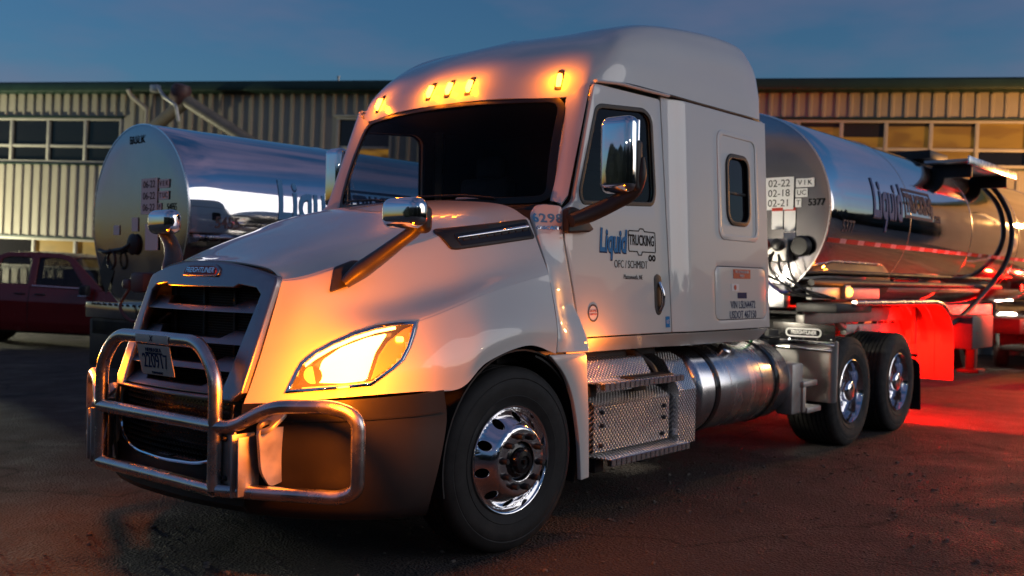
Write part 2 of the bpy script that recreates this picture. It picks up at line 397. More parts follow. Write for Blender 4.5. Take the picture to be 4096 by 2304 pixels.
# loose stones in the foreground, too many to count
ib = NB(); bmesh.ops.create_icosphere(ib, subdivisions=1, radius=1); IV = np.array([v.co[:] for v in ib.verts]); IF = np.array([[v.index for v in f.verts] for f in ib.faces]); ib.free()
rg = np.random.default_rng(5); SV, SF = [], []
for k in range(3600):
    x = -4.0+9*rg.random()**1.6; y = -4.4+5.4*rg.random()**1.3
    if x > 4 and y > -1: continue
    s = .004+.018*rg.random()**4; a = rg.random()*6; V = IV*np.array([1, .5+.6*rg.random(), .35+.4*rg.random()])*s*(.8+.4*rg.random((len(IV), 1)))
    V = np.stack([V[:, 0]*math.cos(a)-V[:, 1]*math.sin(a)+x, V[:, 0]*math.sin(a)+V[:, 1]*math.cos(a)+y, V[:, 2]+s*.25], 1); SF.append(IF+len(IV)*len(SV)); SV.append(V)
gme = bpy.data.meshes.new('gravel'); gme.from_pydata(np.concatenate(SV).tolist(), [], np.concatenate(SF).tolist())
st = link('gravel', gme, 'stone', smooth=0); st['kind'] = 'stuff'; st['label'] = 'loose gravel scattered on the asphalt'

# ---------------------------------------------------------------- workshop building
BL_O, BL_E = (15.382, 11.483, 1.273), (R(-.258), R(1.413), R(-64.823))
bld = thing('workshop_building', 'long cream ribbed metal workshop with dark green eaves and strip windows behind the trucks', 'building', BL_O, BL_E)
WIN = {'left': (-17.6, 2.99, -11.60, 4.27, [-16.54, -15.29, -14.03, -12.79], 3.47),
       'low': (-17.6, -.05, -10.6, .80, [-15.8, -14.39, -12.985, -11.6], None),
       'mid': (-5.02, 2.72, -3.45, 4.33, [], 3.53),
       'right': (3.9, 3.25, 11.86, 4.32, [4.88, 5.86, 6.84, 7.82, 8.81, 9.79, 10.77], 3.647)}
holes = [[(a, b), (a, d), (c, d), (c, b)] for a, b, c, d, _, _ in WIN.values()]
plate('wall', [[(-24, -3), (20, -3), (20, 5.0), (-24, 5.0)]]+holes, lambda u, v, w: (u, .1+w, v), .2, 'siding', bld)
ribm = NB(); prism(ribm, [(-.055, 0), (-.028, -.045), (.028, -.045), (.055, 0)], lambda a, b: Vector((a, b, 0)), lambda a, b: Vector((a, b, 1)))
rib0 = obj('wall_rib', ribm, 'siding', bld, 0); rib0.location = (-16.4, -.001, 4.36); rib0.scale = (1, 1, .56)
def rib(u, v0, v1):
    c = copy_obj(rib0, bld); c.location = (u, -.001, v0); c.scale = (1, 1, v1-v0)
u = -16.4+.305
while u < 12.2:
    segs = [(-2.0, 4.93)]
    for a, b, c, d, _, _ in WIN.values():
        if a-.10 < u < c+.10:
            segs = [s for (lo, hi) in segs for s in ((lo, min(hi, b-.09)), (max(lo, d+.06), hi)) if s[1]-s[0] > .1]
    for lo, hi in segs:
        if u > 3.8 and hi < 3.5 and u < 10.5: continue
        rib(u, lo, hi)
    u += .305
for key, (a, b, c, d, mul, tr) in WIN.items():
    wn = node('window', bld)
    fr = NB()
    for (cx, cz, sx, sz) in (((a+c)/2, d-.03, c-a, .06), ((a+c)/2, b+.03, c-a, .06), (a+.03, (b+d)/2, .06, d-b-.12), (c-.03, (b+d)/2, .06, d-b-.12)):
        box(fr, (cx, .03, cz), (sx, .12, sz), .006)
    obj('frame', fr, 'window_frame', wn)
    us = [a]+mul+[c]
    for m_ in mul:
        q = NB(); box(q, (m_, .034, (b+d)/2), (.085, .11, d-b-.12), .006); obj('mullion', q, 'window_frame', wn)
    if tr is not None:
        q = NB(); box(q, ((a+c)/2, .04, tr), (c-a-.12, .09, .07), .006); obj('transom', q, 'window_frame', wn)
    rows = [(b+.06, d-.06)] if tr is None else [(b+.06, tr-.035), (tr+.035, d-.06)]
    for i, (p, q_) in enumerate(zip(us, us[1:])):
        for j, (z0, z1) in enumerate(rows):
            mm = 'pane_dark'
            if key == 'right': mm = ('pane_lit', 'pane_lit')[j] if i not in (0, 1) else 'pane_dark'
            if key == 'right' and j == 0 and i == 7: mm = 'pane_dark'
            if key == 'right' and j == 0 and i in (4, 5): mm = 'pane_blind'
            if key == 'mid' and j == 0: mm = 'pane_lit_bright'
            if key == 'low': mm = 'pane_lit' if i > 1 else 'pane_dark'
            x0 = p+(.06 if p == a else .043); x1 = q_-(.06 if q_ == c else .043)
            qb = NB(); box(qb, ((x0+x1)/2, .075, (z0+z1)/2), (x1-x0, .02, z1-z0), 0); obj('pane', qb, mm, wn, 0)
            if key == 'right' and j == 1 and i in (3, 4, 5, 6):      # roller blinds drawn part of the way down
                drop = {3: .10, 4: .33, 5: .07, 6: .07}[i]
                qb = NB(); box(qb, ((x0+x1)/2, .060, z1-drop/2), (x1-x0, .006, drop), 0); obj('blind', qb, 'pane_blind', wn, 0)
    for z in (d+.035, b-.045):
        q = NB(); box(q, ((a+c)/2, -.025, z), (c-a+.16, .09, .045), .005); obj('sill', q, 'trim_green' if key != 'mid' else 'window_frame', wn)
q = NB(); box(q, (-2, -.22, 5.09), (44, .40, .22), .02); box(q, (-2, -.10, 4.965), (44, .16, .02), 0); obj('gutter', q, 'trim_green', bld)
rf = plate('roof', [[(-24, 0), (20, 0), (20, 12), (-24, 12)]], lambda a, b, w: (a, -.35+b, 5.225+w+b*.13), .03, 'trim_green', bld)
q = NB(); box(q, (0, .6, 0), (.06, 1.9, .06), .012, rot=Matrix.Rotation(math.atan(.13), 4, 'X'))
rr0 = obj('roof_rib', q, 'trim_green', rf); rr0.location = (-16.35, -.05, 5.245)
u = -16.35+.31
while u < 12.3:
    c = copy_obj(rr0, rf); c.location.x = u; u += .31
q = NB(); lathe(q, [(.03, 0), (.03, .24), (.045, .25), (.045, .29), (0, .29)], (-5.17, .3, 5.2), n=12); obj('roof_vent_pipe', q, 'galvanised', bld)
q = NB(); tube(q, [(-11.15, -.42, 5.02), (-11.13, -.30, 4.86), (-10.76, -.08, 4.52), (-10.74, -.07, -2)], .06, 8, .06); obj('downspout', q, 'window_frame', bld)
dn = node('exhaust_duct', bld); dn.location.z = -.20
q = NB(); tube(q, [(-9.15, -.9, 4.88), (-6.2, -.9, 3.25), (-5.4, -.9, 2.8)], .17, 16); tube(q, [(-9.05, -.9, 4.75), (-10.6, -.7, 3.75)], .17, 16); obj('duct_pipe', q, 'duct_grey', dn)
q = NB(); lathe(q, [(0, -.30), (.18, -.28), (.26, -.05), (.27, .15), (.20, .26), (0, .28)], (-9.15, -.95, 4.97), (.25, -.1, 1), n=18); obj('duct_cap', q, 'duct_brown', dn)
q = NB(); tube(q, [(-9.75, -1.1, 5.15), (-9.45, -1.25, 4.85), (-9.05, -1.3, 4.62), (-8.98, -1.25, 4.2)], .045, 10, .1); box(q, (-9.85, -1.05, 5.1), (.24, .2, .2), .03); obj('duct_bracket', q, 'galvanised', dn)
# floodlights that wash the left and right ends of the facade
lp = thing('lot_lamp_post', 'galvanised lamp post standing left of the ribbed workshop wall', 'lamp post', (5.0, 27.3, 0))
q = NB(); lathe(q, [(.12, 0), (.10, .1), (.06, .2), (.05, 4.2), (0, 4.2)], n=14); obj('post', q, 'galvanised', lp)
q = NB(); box(q, (.1, -.1, 4.25), (.34, .26, .12), .02); obj('lamp_head', q, 'plastic_black', lp)
light('flood_light', 'POINT', (.25, -.35, 1.3), 1700, (1.0, .96, .66), lp, .12)
lp2 = copy_tree(lp); lp2.location = (18.2, -3.2, 0); lp2['label'] = 'galvanised lamp post right of the coupled tank trailer, lighting the right wall'
for ch in list(lp2.children):
    if ch.type == 'LIGHT': bpy.data.objects.remove(ch)
light('flood_light', 'POINT', (-.1, .4, 3.4), 800, (1.0, .46, .13), lp2, .12)

# ---------------------------------------------------------------- what the chrome mirrors: trees and lot lamps behind the camera
bm = NB()
for k in range(330):
    a = R(-215+240*random.random()); far = math.degrees(a) > -75; d = (62 if far else 44)+18*random.random(); h = (3.5+3*random.random()) if far else (7.0+5.0*random.random())
    bmesh.ops.create_icosphere(bm, subdivisions=2, radius=1, matrix=Matrix.Translation((d*math.cos(a), d*math.sin(a), h*.42)) @ Matrix.Diagonal((2.5+2*random.random(), 2.5+2*random.random(), h*.6, 1)))
for v in bm.verts: v.co += Vector((random.uniform(-.5, .5), random.uniform(-.5, .5), random.uniform(-.4, .4)))
tl = obj('far_trees', bm, 'foliage_far', smooth=0); tl['kind'] = 'stuff'; tl['label'] = 'dark far treeline behind the photographer, seen in reflections'

# lamps of the lot behind the photographer, mirrored in paint and chrome
lm0 = None
for x, y in ((-12, -22), (3, -28), (15, -26), (-23, -8)):
    if lm0 is None:
        lm0 = thing('yard_lamp', 'tall yard lamp lit behind the photographer, mirrored in the chrome', 'lamp post', (x, y, 0), group='yard lamps behind the photographer')
        q = NB(); lathe(q, [(.15, 0), (.12, .2), (.07, .4), (.05, 7.0), (0, 7.0)], n=12); obj('post', q, 'galvanised', lm0)
        q = NB(); box(q, (0, .25, 7.0), (.45, .75, .14), .03); obj('lamp_head', q, 'plastic_black', lm0)
        q = NB(); box(q, (0, .30, 6.92), (.36, .55, .03), .01); obj('lamp_lens', q, 'yard_glow', lm0)
    else: copy_tree(lm0).location = (x, y, 0)

# ================================================================== SEMI TRUCK (x rearward from front axle, -y driver side)
TR = thing('semi_truck', 'white sleeper semi truck with lit headlights and tubular steel grille guard', 'truck')
# ---------------------------------------------------------------- hood
HT = [
 [(-1.337,-.57,.874),(-1.30,-.578,.97),(-1.245,-.582,1.12),(-1.185,-.582,1.30),(-1.125,-.575,1.475),(-1.13,-.47,1.535),(-1.165,-.25,1.565),(-1.18,0,1.572)],
 [(-1.215,-.77,.895),(-1.19,-.768,1.0),(-1.135,-.765,1.155),(-1.085,-.715,1.33),(-1.035,-.655,1.50),(-1.01,-.51,1.565),(-1.02,-.27,1.595),(-1.03,0,1.60)],
 [(-1.06,-.99,.925),(-1.035,-.99,1.03),(-.965,-.965,1.215),(-.915,-.825,1.36),(-.87,-.725,1.56),(-.85,-.56,1.625),(-.85,-.3,1.655),(-.85,0,1.66)],
 [(-.76,-1.165,.945),(-.745,-1.163,1.08),(-.69,-1.085,1.285),(-.67,-.91,1.40),(-.65,-.79,1.635),(-.64,-.61,1.70),(-.64,-.32,1.735),(-.64,0,1.742)],
 [(-.515,-1.235,.95),(-.49,-1.23,1.12),(-.455,-1.135,1.36),(-.43,-.97,1.455),(-.41,-.85,1.705),(-.40,-.66,1.775),(-.40,-.34,1.815),(-.40,0,1.825)],
 [(-.33,-1.255,1.075),(-.30,-1.25,1.20),(-.255,-1.15,1.425),(-.23,-1.02,1.52),(-.21,-.905,1.77),(-.2,-.70,1.845),(-.2,-.36,1.885),(-.2,0,1.895)],
 [(0,-1.26,1.148),(0,-1.25,1.26),(.0,-1.155,1.485),(.01,-1.065,1.585),(.02,-.955,1.815),(.03,-.74,1.90),(.03,-.38,1.94),(.03,0,1.95)],
 [(.275,-1.245,1.09),(.285,-1.24,1.24),(.295,-1.165,1.545),(.30,-1.105,1.66),(.315,-1.0,1.86),(.33,-.78,1.95),(.31,-.4,1.985),(.29,0,1.995)]]
def crease(row, idx, d):
    """tighten the spline round the points idx so that the surface folds there"""
    out = []
    for i, q in enumerate(row):
        q = Vector(q)
        if i in idx:
            a_, b_ = Vector(row[i-1]), Vector(row[i+1])
            out += [q+(a_-q).normalized()*d, q+((a_-q).normalized()+(b_-q).normalized())*d*.22, q+(b_-q).normalized()*d]
        else: out.append(q)
    return [tuple(v) for v in out]
HT = [crease(row, (2, 4), .035 if k else .02) for k, row in enumerate(HT)]
HG = mirror_join(surf(np.array(HT), 101, 89))
HNX, HNY = HG.shape[:2]
hood_bvh_bm = grid_bm(HG); HB = BVHTree.FromBMesh(hood_bvh_bm)
# frame for the driver-side headlight: plane facing forward-left
HN = Vector((.60, .80, 0)).normalized(); HE = Vector((HN.y, -HN.x, 0)); HO = Vector((-1.05, -1.0, 0))
def hl_hit(a, b, w=0., back=.6):
    o = HO + HE*a + Vector((0, 0, b)) - HN*back
    p, n, i, d = HB.ray_cast(o, HN)
    if p is None:
        p = o + HN*back
    return p - HN*w
def hl_uv(p): d = Vector(p)-HO; return d.dot(HE), p[2]
HLO = [(-.289,.941),(-.269,.985),(-.242,1.042),(-.222,1.078),(-.197,1.103),(-.157,1.135),(-.075,1.182),(.029,1.229),(.135,1.261),(.245,1.278),(.340,1.283),(.320,1.221),(.295,1.159),(.262,1.102),(.214,1.061),(.108,.985),(.025,.977),(-.136,.960)][::-1]
def inside(p, poly):
    c = False; x, y = p
    for (x1, y1), (x2, y2) in zip(poly, poly[1:]+poly[:1]):
        if (y1 > y) != (y2 > y) and x < (x2-x1)*(y-y1)/(y2-y1)+x1: c = not c
    return c
HL_IN = grow(HLO, -.008)
hb = grid_bm(HG); dead = []
for fc in hb.faces:
    c = fc.calc_center_median(); c = Vector((c.x, -abs(c.y), c.z))
    if c.z < 1.32 and inside(hl_uv(c), HL_IN): dead.append(fc)
bmesh.ops.delete(hb, geom=dead, context='FACES')
hood = shell(obj('hood', hb, 'paint_white', TR, 50), .008, 0)
def flip(fn, s): return (lambda u, v, w: fn(u, v, w)) if s < 0 else (lambda u, v, w: Vector((fn(u, v, w)[0], -fn(u, v, w)[1], fn(u, v, w)[2])))
for s in (-1, 1):
    hl = node('headlight', TR)
    if s < 0: hl['label'] = 'glowing headlight on the driver side of the hood'
    F0 = lambda d: flip(lambda a, b, w: hl_hit(a, b, w+d), s)
    plate('bezel', [grow(HLO, .006), grow(HLO, -.010)], F0(.006), .016, 'chrome', hl, .003, (.05, .05))
    plate('housing', [grow(HLO, .004)], F0(-.085), .006, 'plastic_gloss', hl, 0, (.06, .06))
    wallm = NB(); n = len(HLO); fa, fb = F0(.002), F0(-.086)
    A = [wallm.verts.new(fa(p[0], p[1], 0)) for p in HLO]; B = [wallm.verts.new(fb(p[0], p[1], 0)) for p in HLO]
    for k in range(n): wallm.faces.new((A[k], A[(k+1) % n], B[(k+1) % n], B[k]))
    obj('housing_wall', wallm, 'reflector_cup', hl, 30)
    plate('reflector', [rnd([(-.15,.985),(-.12,1.09),(-.03,1.155),(.10,1.205),(.20,1.225),(.135,1.13),(.09,.998),(-.02,.985)], .02)], F0(-.055), .006, 'head_lamp', hl, 0, (.05, .05))
    plate('light_guide', [rnd([(-.20,1.075),(-.15,1.118),(-.07,1.165),(.03,1.21),(.14,1.243),(.24,1.26),(.24,1.246),(.14,1.228),(.03,1.193),(-.07,1.147),(-.15,1.098),(-.20,1.058)], .004)], F0(-.03), .01, 'head_lamp', hl, 0, (.05, .05))
    plate('low_beam', [circ(-.165, 1.02, .042, 20)], F0(-.06), .02, 'head_lamp_soft', hl, .004)
    plate('inner_trim', [rnd([(-.265,.958),(-.225,1.055),(-.165,1.085),(-.145,.975)], .015), circ(-.165, 1.02, .046, 20)], F0(-.045), .01, 'plastic_gloss', hl, .003, (.05, .05))
    plate('turn_signal', [rnd([(.108,1.003),(.15,1.12),(.196,1.184),(.277,1.245),(.322,1.262),(.301,1.188),(.267,1.114),(.21,1.069)], .008)], F0(-.02), .012, 'amber_lens', hl, .002, (.05, .05))
    plate('turn_bulb', [rr(.235, 1.185, .275, 1.212, .01)], F0(-.008), .008, 'amber_core', hl)
    plate('lens', [grow(HLO, -.004)], F0(-.004), 0, 'glass_lamp', hl, 0, (.04, .04))
    p = F0(.36)(-.10, 1.02, 0)
    light('headlamp_light', 'POINT', p, 54 if s < 0 else 30, (1.0, .19, .001), hl, .07)
    p2 = Vector(F0(.05)(-.05, 1.06, 0)); light('headlamp_beam', 'SPOT', p2, 70, (1.0, .45, .12), hl, .05, p2+Vector((-5, .3*s, -.75)), R(70), .8)
# ---------------------------------------------------------------- hood vents, hood mirrors
def hood_side(s, d=0.):
    def fn(x, z, w):
        p, n, i, dd = HB.ray_cast(Vector((x, -2.2, z)), Vector((0, 1, 0)))
        if p is None: p, n = Vector((x, -1.0, z)), Vector((0, -1, .3)).normalized()
        n = Vector((-.05, -.80, .60))
        q = p + n*(w+d+.004); return Vector((q.x, q.y*(-s), q.z)) if s > 0 else q
    return fn
for s in (-1, 1):
    vn = plate('hood_vent', [rnd([(-.325,1.742),(-.300,1.768),(.285,1.853),(.292,1.742),(-.245,1.658),(-.280,1.660)], .012)], hood_side(s, .003), .018, 'plastic_black', TR, .004, (.05, .03))
    plate('vent_recess', [rnd([(-.245,1.735),(.262,1.828),(.270,1.752),(-.22,1.675)], .012)], hood_side(s, .013), .004, 'plastic_gloss', vn, 0, (.05, .03))
    for k in range(9):
        x = -.20+k*.052; z = 1.722+(x+.245)*.17
        plate('louvre', [[(x, z-.028), (x+.036, z-.022), (x+.036, z-.012), (x, z-.018)]], hood_side(s, .018), .006, 'plastic_black', vn)
    plate('chrome_strip', [rnd([(-.235,1.708),(.262,1.792),(.262,1.806),(-.235,1.716)], .004)], hood_side(s, .024), .012, 'chrome', vn, .003, (.05, 0))
    hm = node('hood_mirror', TR)
    F0 = flip(lambda a, b, w: hl_hit(a, b, w+.008), s)
    plate('foot', [rnd([(-.085,1.42),(-.060,1.550),(.035,1.590),(.105,1.585),(.085,1.535),(.055,1.473)], .015)], F0, .030, 'plastic_grey', hm, .010, (.04, .04))
    q = NB(); pts = cmr([(-.91,-.80,1.47),(-.865,-.845,1.525),(-.80,-.93,1.605),(-.755,-1.03,1.685),(-.735,-1.12,1.745),(-.735,-1.16,1.79)], 26)
    rads = list(np.interp(np.linspace(0, 1, 26), [0, .25, .6, .9, 1], [.040, .062, .047, .042, .034])); tube(q, [(x, y*-s if s > 0 else y, z) for x, y, z in pts], 0, 16, rads=rads, flat=.75); obj('arm', q, 'plastic_grey', hm, 50)
    q = NB(); box(q, (-.775, -1.082*(-s if s > 0 else 1), 1.825), (.115, .265, .155), .055, seg=6); obj('cover', q, 'chrome', hm, 60)
    q = NB(); box(q, (-.728, -1.150*(-s if s > 0 else 1), 1.795), (.075, .115, .14), .035, seg=4); obj('mirror_back', q, 'plastic_black', hm, 60)
# ---------------------------------------------------------------- grille
def gx(y, z): return -(1.178+.36*(1.5-z))+.06*(y/.57)**2
def gmap(d): return lambda y, z, w: (gx(y, z)-d-w, y, z)
GR = node('grille', TR)
arch = [(y, 1.572-.075*(abs(y)/.56)**2.2) for y in np.linspace(-.565, .565, 21)]
outer = [(.578, 1.47), (.578, 1.12), (.574, .93), (.53, .885), (-.53, .885), (-.574, .93), (-.578, 1.12), (-.578, 1.47)]
inner = [(.50, 1.405), (.475, 1.17), (.455, .99), (.44, .905), (-.44, .905), (-.455, .99), (-.475, 1.17), (-.50, 1.405), (-.46, 1.437), (-.33, 1.452), (-.30, 1.435), (.30, 1.435), (.33, 1.452), (.46, 1.437)]
plate('surround', [arch+outer, inner], gmap(.012), .05, 'satin_grille', GR, .010, (.08, .08), 30)
for i, z in enumerate((1.325, 1.165, 1.035, .925)):
    hw = .475-.10*(1.33-z)+.02
    ol = [(-hw, z-.014), (hw, z-.014), (hw+.004, z+.055), (hw-.14, z+.055), (hw-.20, z+.016), (-hw+.20, z+.016), (-hw+.14, z+.055), (-hw-.004, z+.055)]
    plate('slat', [ol], lambda y, z_, w, z=z: (gx(y, z_)-.006+(w+.02)*1.0+.05*(z_-z)/.06, y, z_), .055, 'satin_grille', GR, .005, (.1, 0), 30)
q = NB(); box(q, (-1.06, 0, 1.20), (.03, 1.0, .62), .004); obj('radiator', q, 'cabin_dark', GR)
q = NB()
for k in range(40): box(q, (-1.082, 0, .92+k*.014), (.008, .96, .004), 0)
fin = obj('radiator_fins', q, 'frame_black', GR, 0); fin['kind'] = 'stuff'
for y in (-.42, -.14, .14, .42):
    q = NB(); box(q, (-1.09, y, 1.18), (.02, .02, .5), .003); obj('radiator_post', q, 'frame_black', GR)
bd = plate('hood_badge', [rnd([(-.165,1.492),(-.165,1.535),(-.12,1.556),(.12,1.556),(.165,1.535),(.165,1.492)], .018)], gmap(.042), .014, 'satin_grille', TR, .005)
plate('badge_inset', [rnd([(-.145,1.502),(-.145,1.53),(-.11,1.546),(.11,1.546),(.145,1.53),(.145,1.502)], .014)], gmap(.051), .004, 'ink_red', bd)
lettering('badge_lettering', 'FREIGHTLINER', .040, lambda a, b, w: (gx(-a, 1.523+b)-.054-w, -a, 1.523+b), 'chrome', bd, .003, .15, .0006, squeeze=1.0)
# ---------------------------------------------------------------- bumper and lower mesh
BP = [(-1.405, 0), (-1.39, -.30), (-1.345, -.575), (-1.235, -.775), (-1.075, -.995), (-.80, -1.16), (-.60, -1.225)]
zs = [(.878, 0, .02), (.80, .012, .0), (.62, .02, .03), (.44, .0, .08), (.34, -.05, .11), (.33, -.20, .12)]
tab = []
for k, (x, y) in enumerate(BP[2:]):
    kk = k/(len(BP)-3); n = Vector((-.6, -.8 if k else -.3)).normalized(); row = []
    for z, out, sl_ in zs:
        zt = z+.07*kk if z > .85 else z
        row.append((x+n.x*out - sl_*kk*1.2*(1 if k > 2 else .4), y+n.y*out*.7, zt))
    tab.append(row)
G = surf(np.array(tab), 40, 20); Gm = G.copy(); Gm[..., 1] *= -1
for s_, gg in ((-1, G), (1, Gm)): shell(obj('bumper_end', grid_bm(gg), 'bumper_grey', TR, 50), .012, 0)
for s in (-1, 1):
    q = NB(); tube(q, [(x-.004, s*(-y+.006), .79+.05*k) for k, (x, y, z_) in zip(np.linspace(0, 1, 40), G[:, 4])][2:-2], .005, 6); obj('bumper_seam', q, 'gasket', TR)
C0 = np.array([[(x, y, z) for z in (.56, .46, .36, .335)] for x, y in ((-1.33, -.59), (-1.385, -.3), (-1.40, 0))], float)
C0[:, 3, 0] += .15
shell(obj('bumper_centre', grid_bm(mirror_join(np.swapaxes(surf(C0, 16, 8), 0, 1))), 'bumper_grey', TR, 50), .012, 0)
ms = node('lower_mesh', TR)
q = NB(); box(q, (-1.28, 0, .72), (.02, 1.1, .36), .003); obj('mesh_backing', q, 'plastic_gloss', ms)
q = NB()
for i in range(34):
    for j in range(11):
        y = -.48+i*.029+(.0145 if j % 2 else 0); z = .575+j*.029; x = -1.375+.05*(y/.5)**2
        tube(q, [(x, y+.013*math.cos(a), z+.013*math.sin(a)) for a in (PI, 1.25*PI, 1.5*PI, 1.75*PI, 2*PI)], .003, 5)
hexm = obj('honeycomb', q, 'bumper_grey', ms, 0); hexm['kind'] = 'stuff'
q = NB(); tube(q, [(-1.36, .52, .87), (-1.37, .50, .62), (-1.40, .30, .555), (-1.42, 0, .545), (-1.40, -.30, .555), (-1.37, -.50, .62), (-1.36, -.52, .87)], .010, 8, .09); obj('chrome_edge', q, 'chrome', ms)
q = NB(); box(q, (-.25, 0, 1.0), (1.3, 1.0, 1.0), .05); obj('engine', q, 'cabin_dark', TR)
# ---------------------------------------------------------------- grille guard
GG = node('grille_guard', TR); TB = .034
def gtube(name, pts, fil=.07): q = NB(); tube(q, pts, TB, 18, fil); return obj(name, q, 'steel_tube', GG, 60)
gtube('hoop', [(-1.47,.53,.47),(-1.47,.53,1.02),(-1.465,.385,1.172),(-1.465,-.385,1.172),(-1.47,-.53,1.02),(-1.47,-.53,.47)], .09)
gtube('crossbar', [(-1.472,.53,.775),(-1.472,-.53,.775)], 0)
gtube('lower_bar', [(-1.472,.53,.472),(-1.472,-.53,.472)], 0)
for s in (-1, 1):
    gtube('wing_bar', [(x, y*-s if s > 0 else y, z) for x, y, z in ((-1.47,-.53,.775),(-1.43,-.62,.778),(-1.345,-.80,.885),(-1.215,-1.09,.90),(-1.165,-1.205,.86),(-1.165,-1.205,.52),(-1.20,-1.13,.482),(-1.46,-.55,.472))], .085)
    q = NB(); box(q, (-1.43, s*.585, .625), (.014, .11, .26), .004); obj('guard_bracket', q, 'steel_dull', GG)
    q = NB(); box(q, (-1.40, s*.655, .60), (.13, .014, .30), .004); box(q, (-1.40, s*.70, .60), (.12, .012, .28), .003); obj('hinge_plate', q, 'steel_dull', GG)
    for z in (.72, .53):
        q = NB(); lathe(q, [(.014, 0), (.014, .012), (.009, .02), (0, .02)], (-1.438, s*.575, z), (-1, 0, 0), 10); obj('bolt', q, 'frame_black', GG)
    plate('tow_eye', [rnd([(-.10,-.055),(.04,-.06),(.075,0),(.04,.06),(-.10,.055)], .04), circ(.02, 0, .03, 20)], lambda a, b, w, s=s: (-1.335-a*.8, s*(.765+b), .80+w-a*.55), .024, 'steel_dull', TR, .004)
    q = NB(); prism(q, rnd([(-1.22, .78), (-1.40, .78), (-1.38, .58), (-1.33, .50), (-1.24, .52)], .03), lambda a, b, s=s: Vector((a, s*.755, b)), lambda a, b, s=s: Vector((a, s*.775, b))); obj('tow_bracket', q, 'steel_dull', TR)
PLO = lambda a, b, w: (-1.475-w+(.035*(.075-b)/.15) - .02, -.015-a, 1.058+b)
lpz = plate('licence_plate', [rr(-.152, -.078, .152, .078, .012)], PLO, .004, 'plate_cream', TR, .0015, label='cream plate with number 220917 hung on the grille guard')
lettering('plate_number', '220917', .105, lambda a, b, w: PLO(a, b-.008, w+.004), 'ink_navy', lpz, .002, 0, 0, squeeze=.74)
lettering('plate_state', 'NEBRASKA', .030, lambda a, b, w: PLO(a, b+.052, w+.004), 'ink_navy', lpz, .002)
lettering('plate_class', 'APPORTIONED POWER', .0155, lambda a, b, w: PLO(a, b+.034, w+.004), 'ink_navy', lpz, .002)
lettering('plate_term', 'PERMANENT', .018, lambda a, b, w: PLO(a, b-.066, w+.004), 'ink_navy', lpz, .002)
q = NB(); box(q, (-1.503, -.015, 1.168), (.006, .30, .042), .002); obj('plate_hanger', q, 'plate_cream', lpz)
lettering('plate_mark', 'X', .042, lambda a, b, w: (-1.508-w, -.015-a, 1.168+b), 'ink_navy', lpz, .002)
# ---------------------------------------------------------------- cab and sleeper sides
def yS(x, z):
    t = min(1, max(0, (x-1.72)/.20)); t = t*t*(3-2*t)
    return 1.172-.05*(z-1.25)-.034*(1-t)
def side(s, d=0.): return lambda x, z, w: Vector((x, s*(yS(x, z)+w+d), z))
DOOR = rnd([(.645,1.165),(.575,1.48),(.50,1.74),(.505,1.93),(.600,1.985),(.845,2.735),(1.625,2.752),(1.712,1.28),(1.716,1.165)], [.01,.1,.05,.03,.03,.03,.03,.02,.01])
DWIN = rnd([(.668,2.045),(.690,1.985),(1.500,2.030),(1.530,2.10),(1.503,2.60),(1.42,2.645),(.905,2.600),(.858,2.575)], [.03,.05,.07,.04,.09,.06,.04,.03])
SLP = rnd([(1.724,1.165),(3.19,1.165),(3.19,2.795),(1.635,2.775),(1.720,1.30)], .004)
SWIN = rr(2.515, 1.965, 2.855, 2.465, .085)
LUG = rr(2.29, 1.24, 3.13, 1.63, .06)
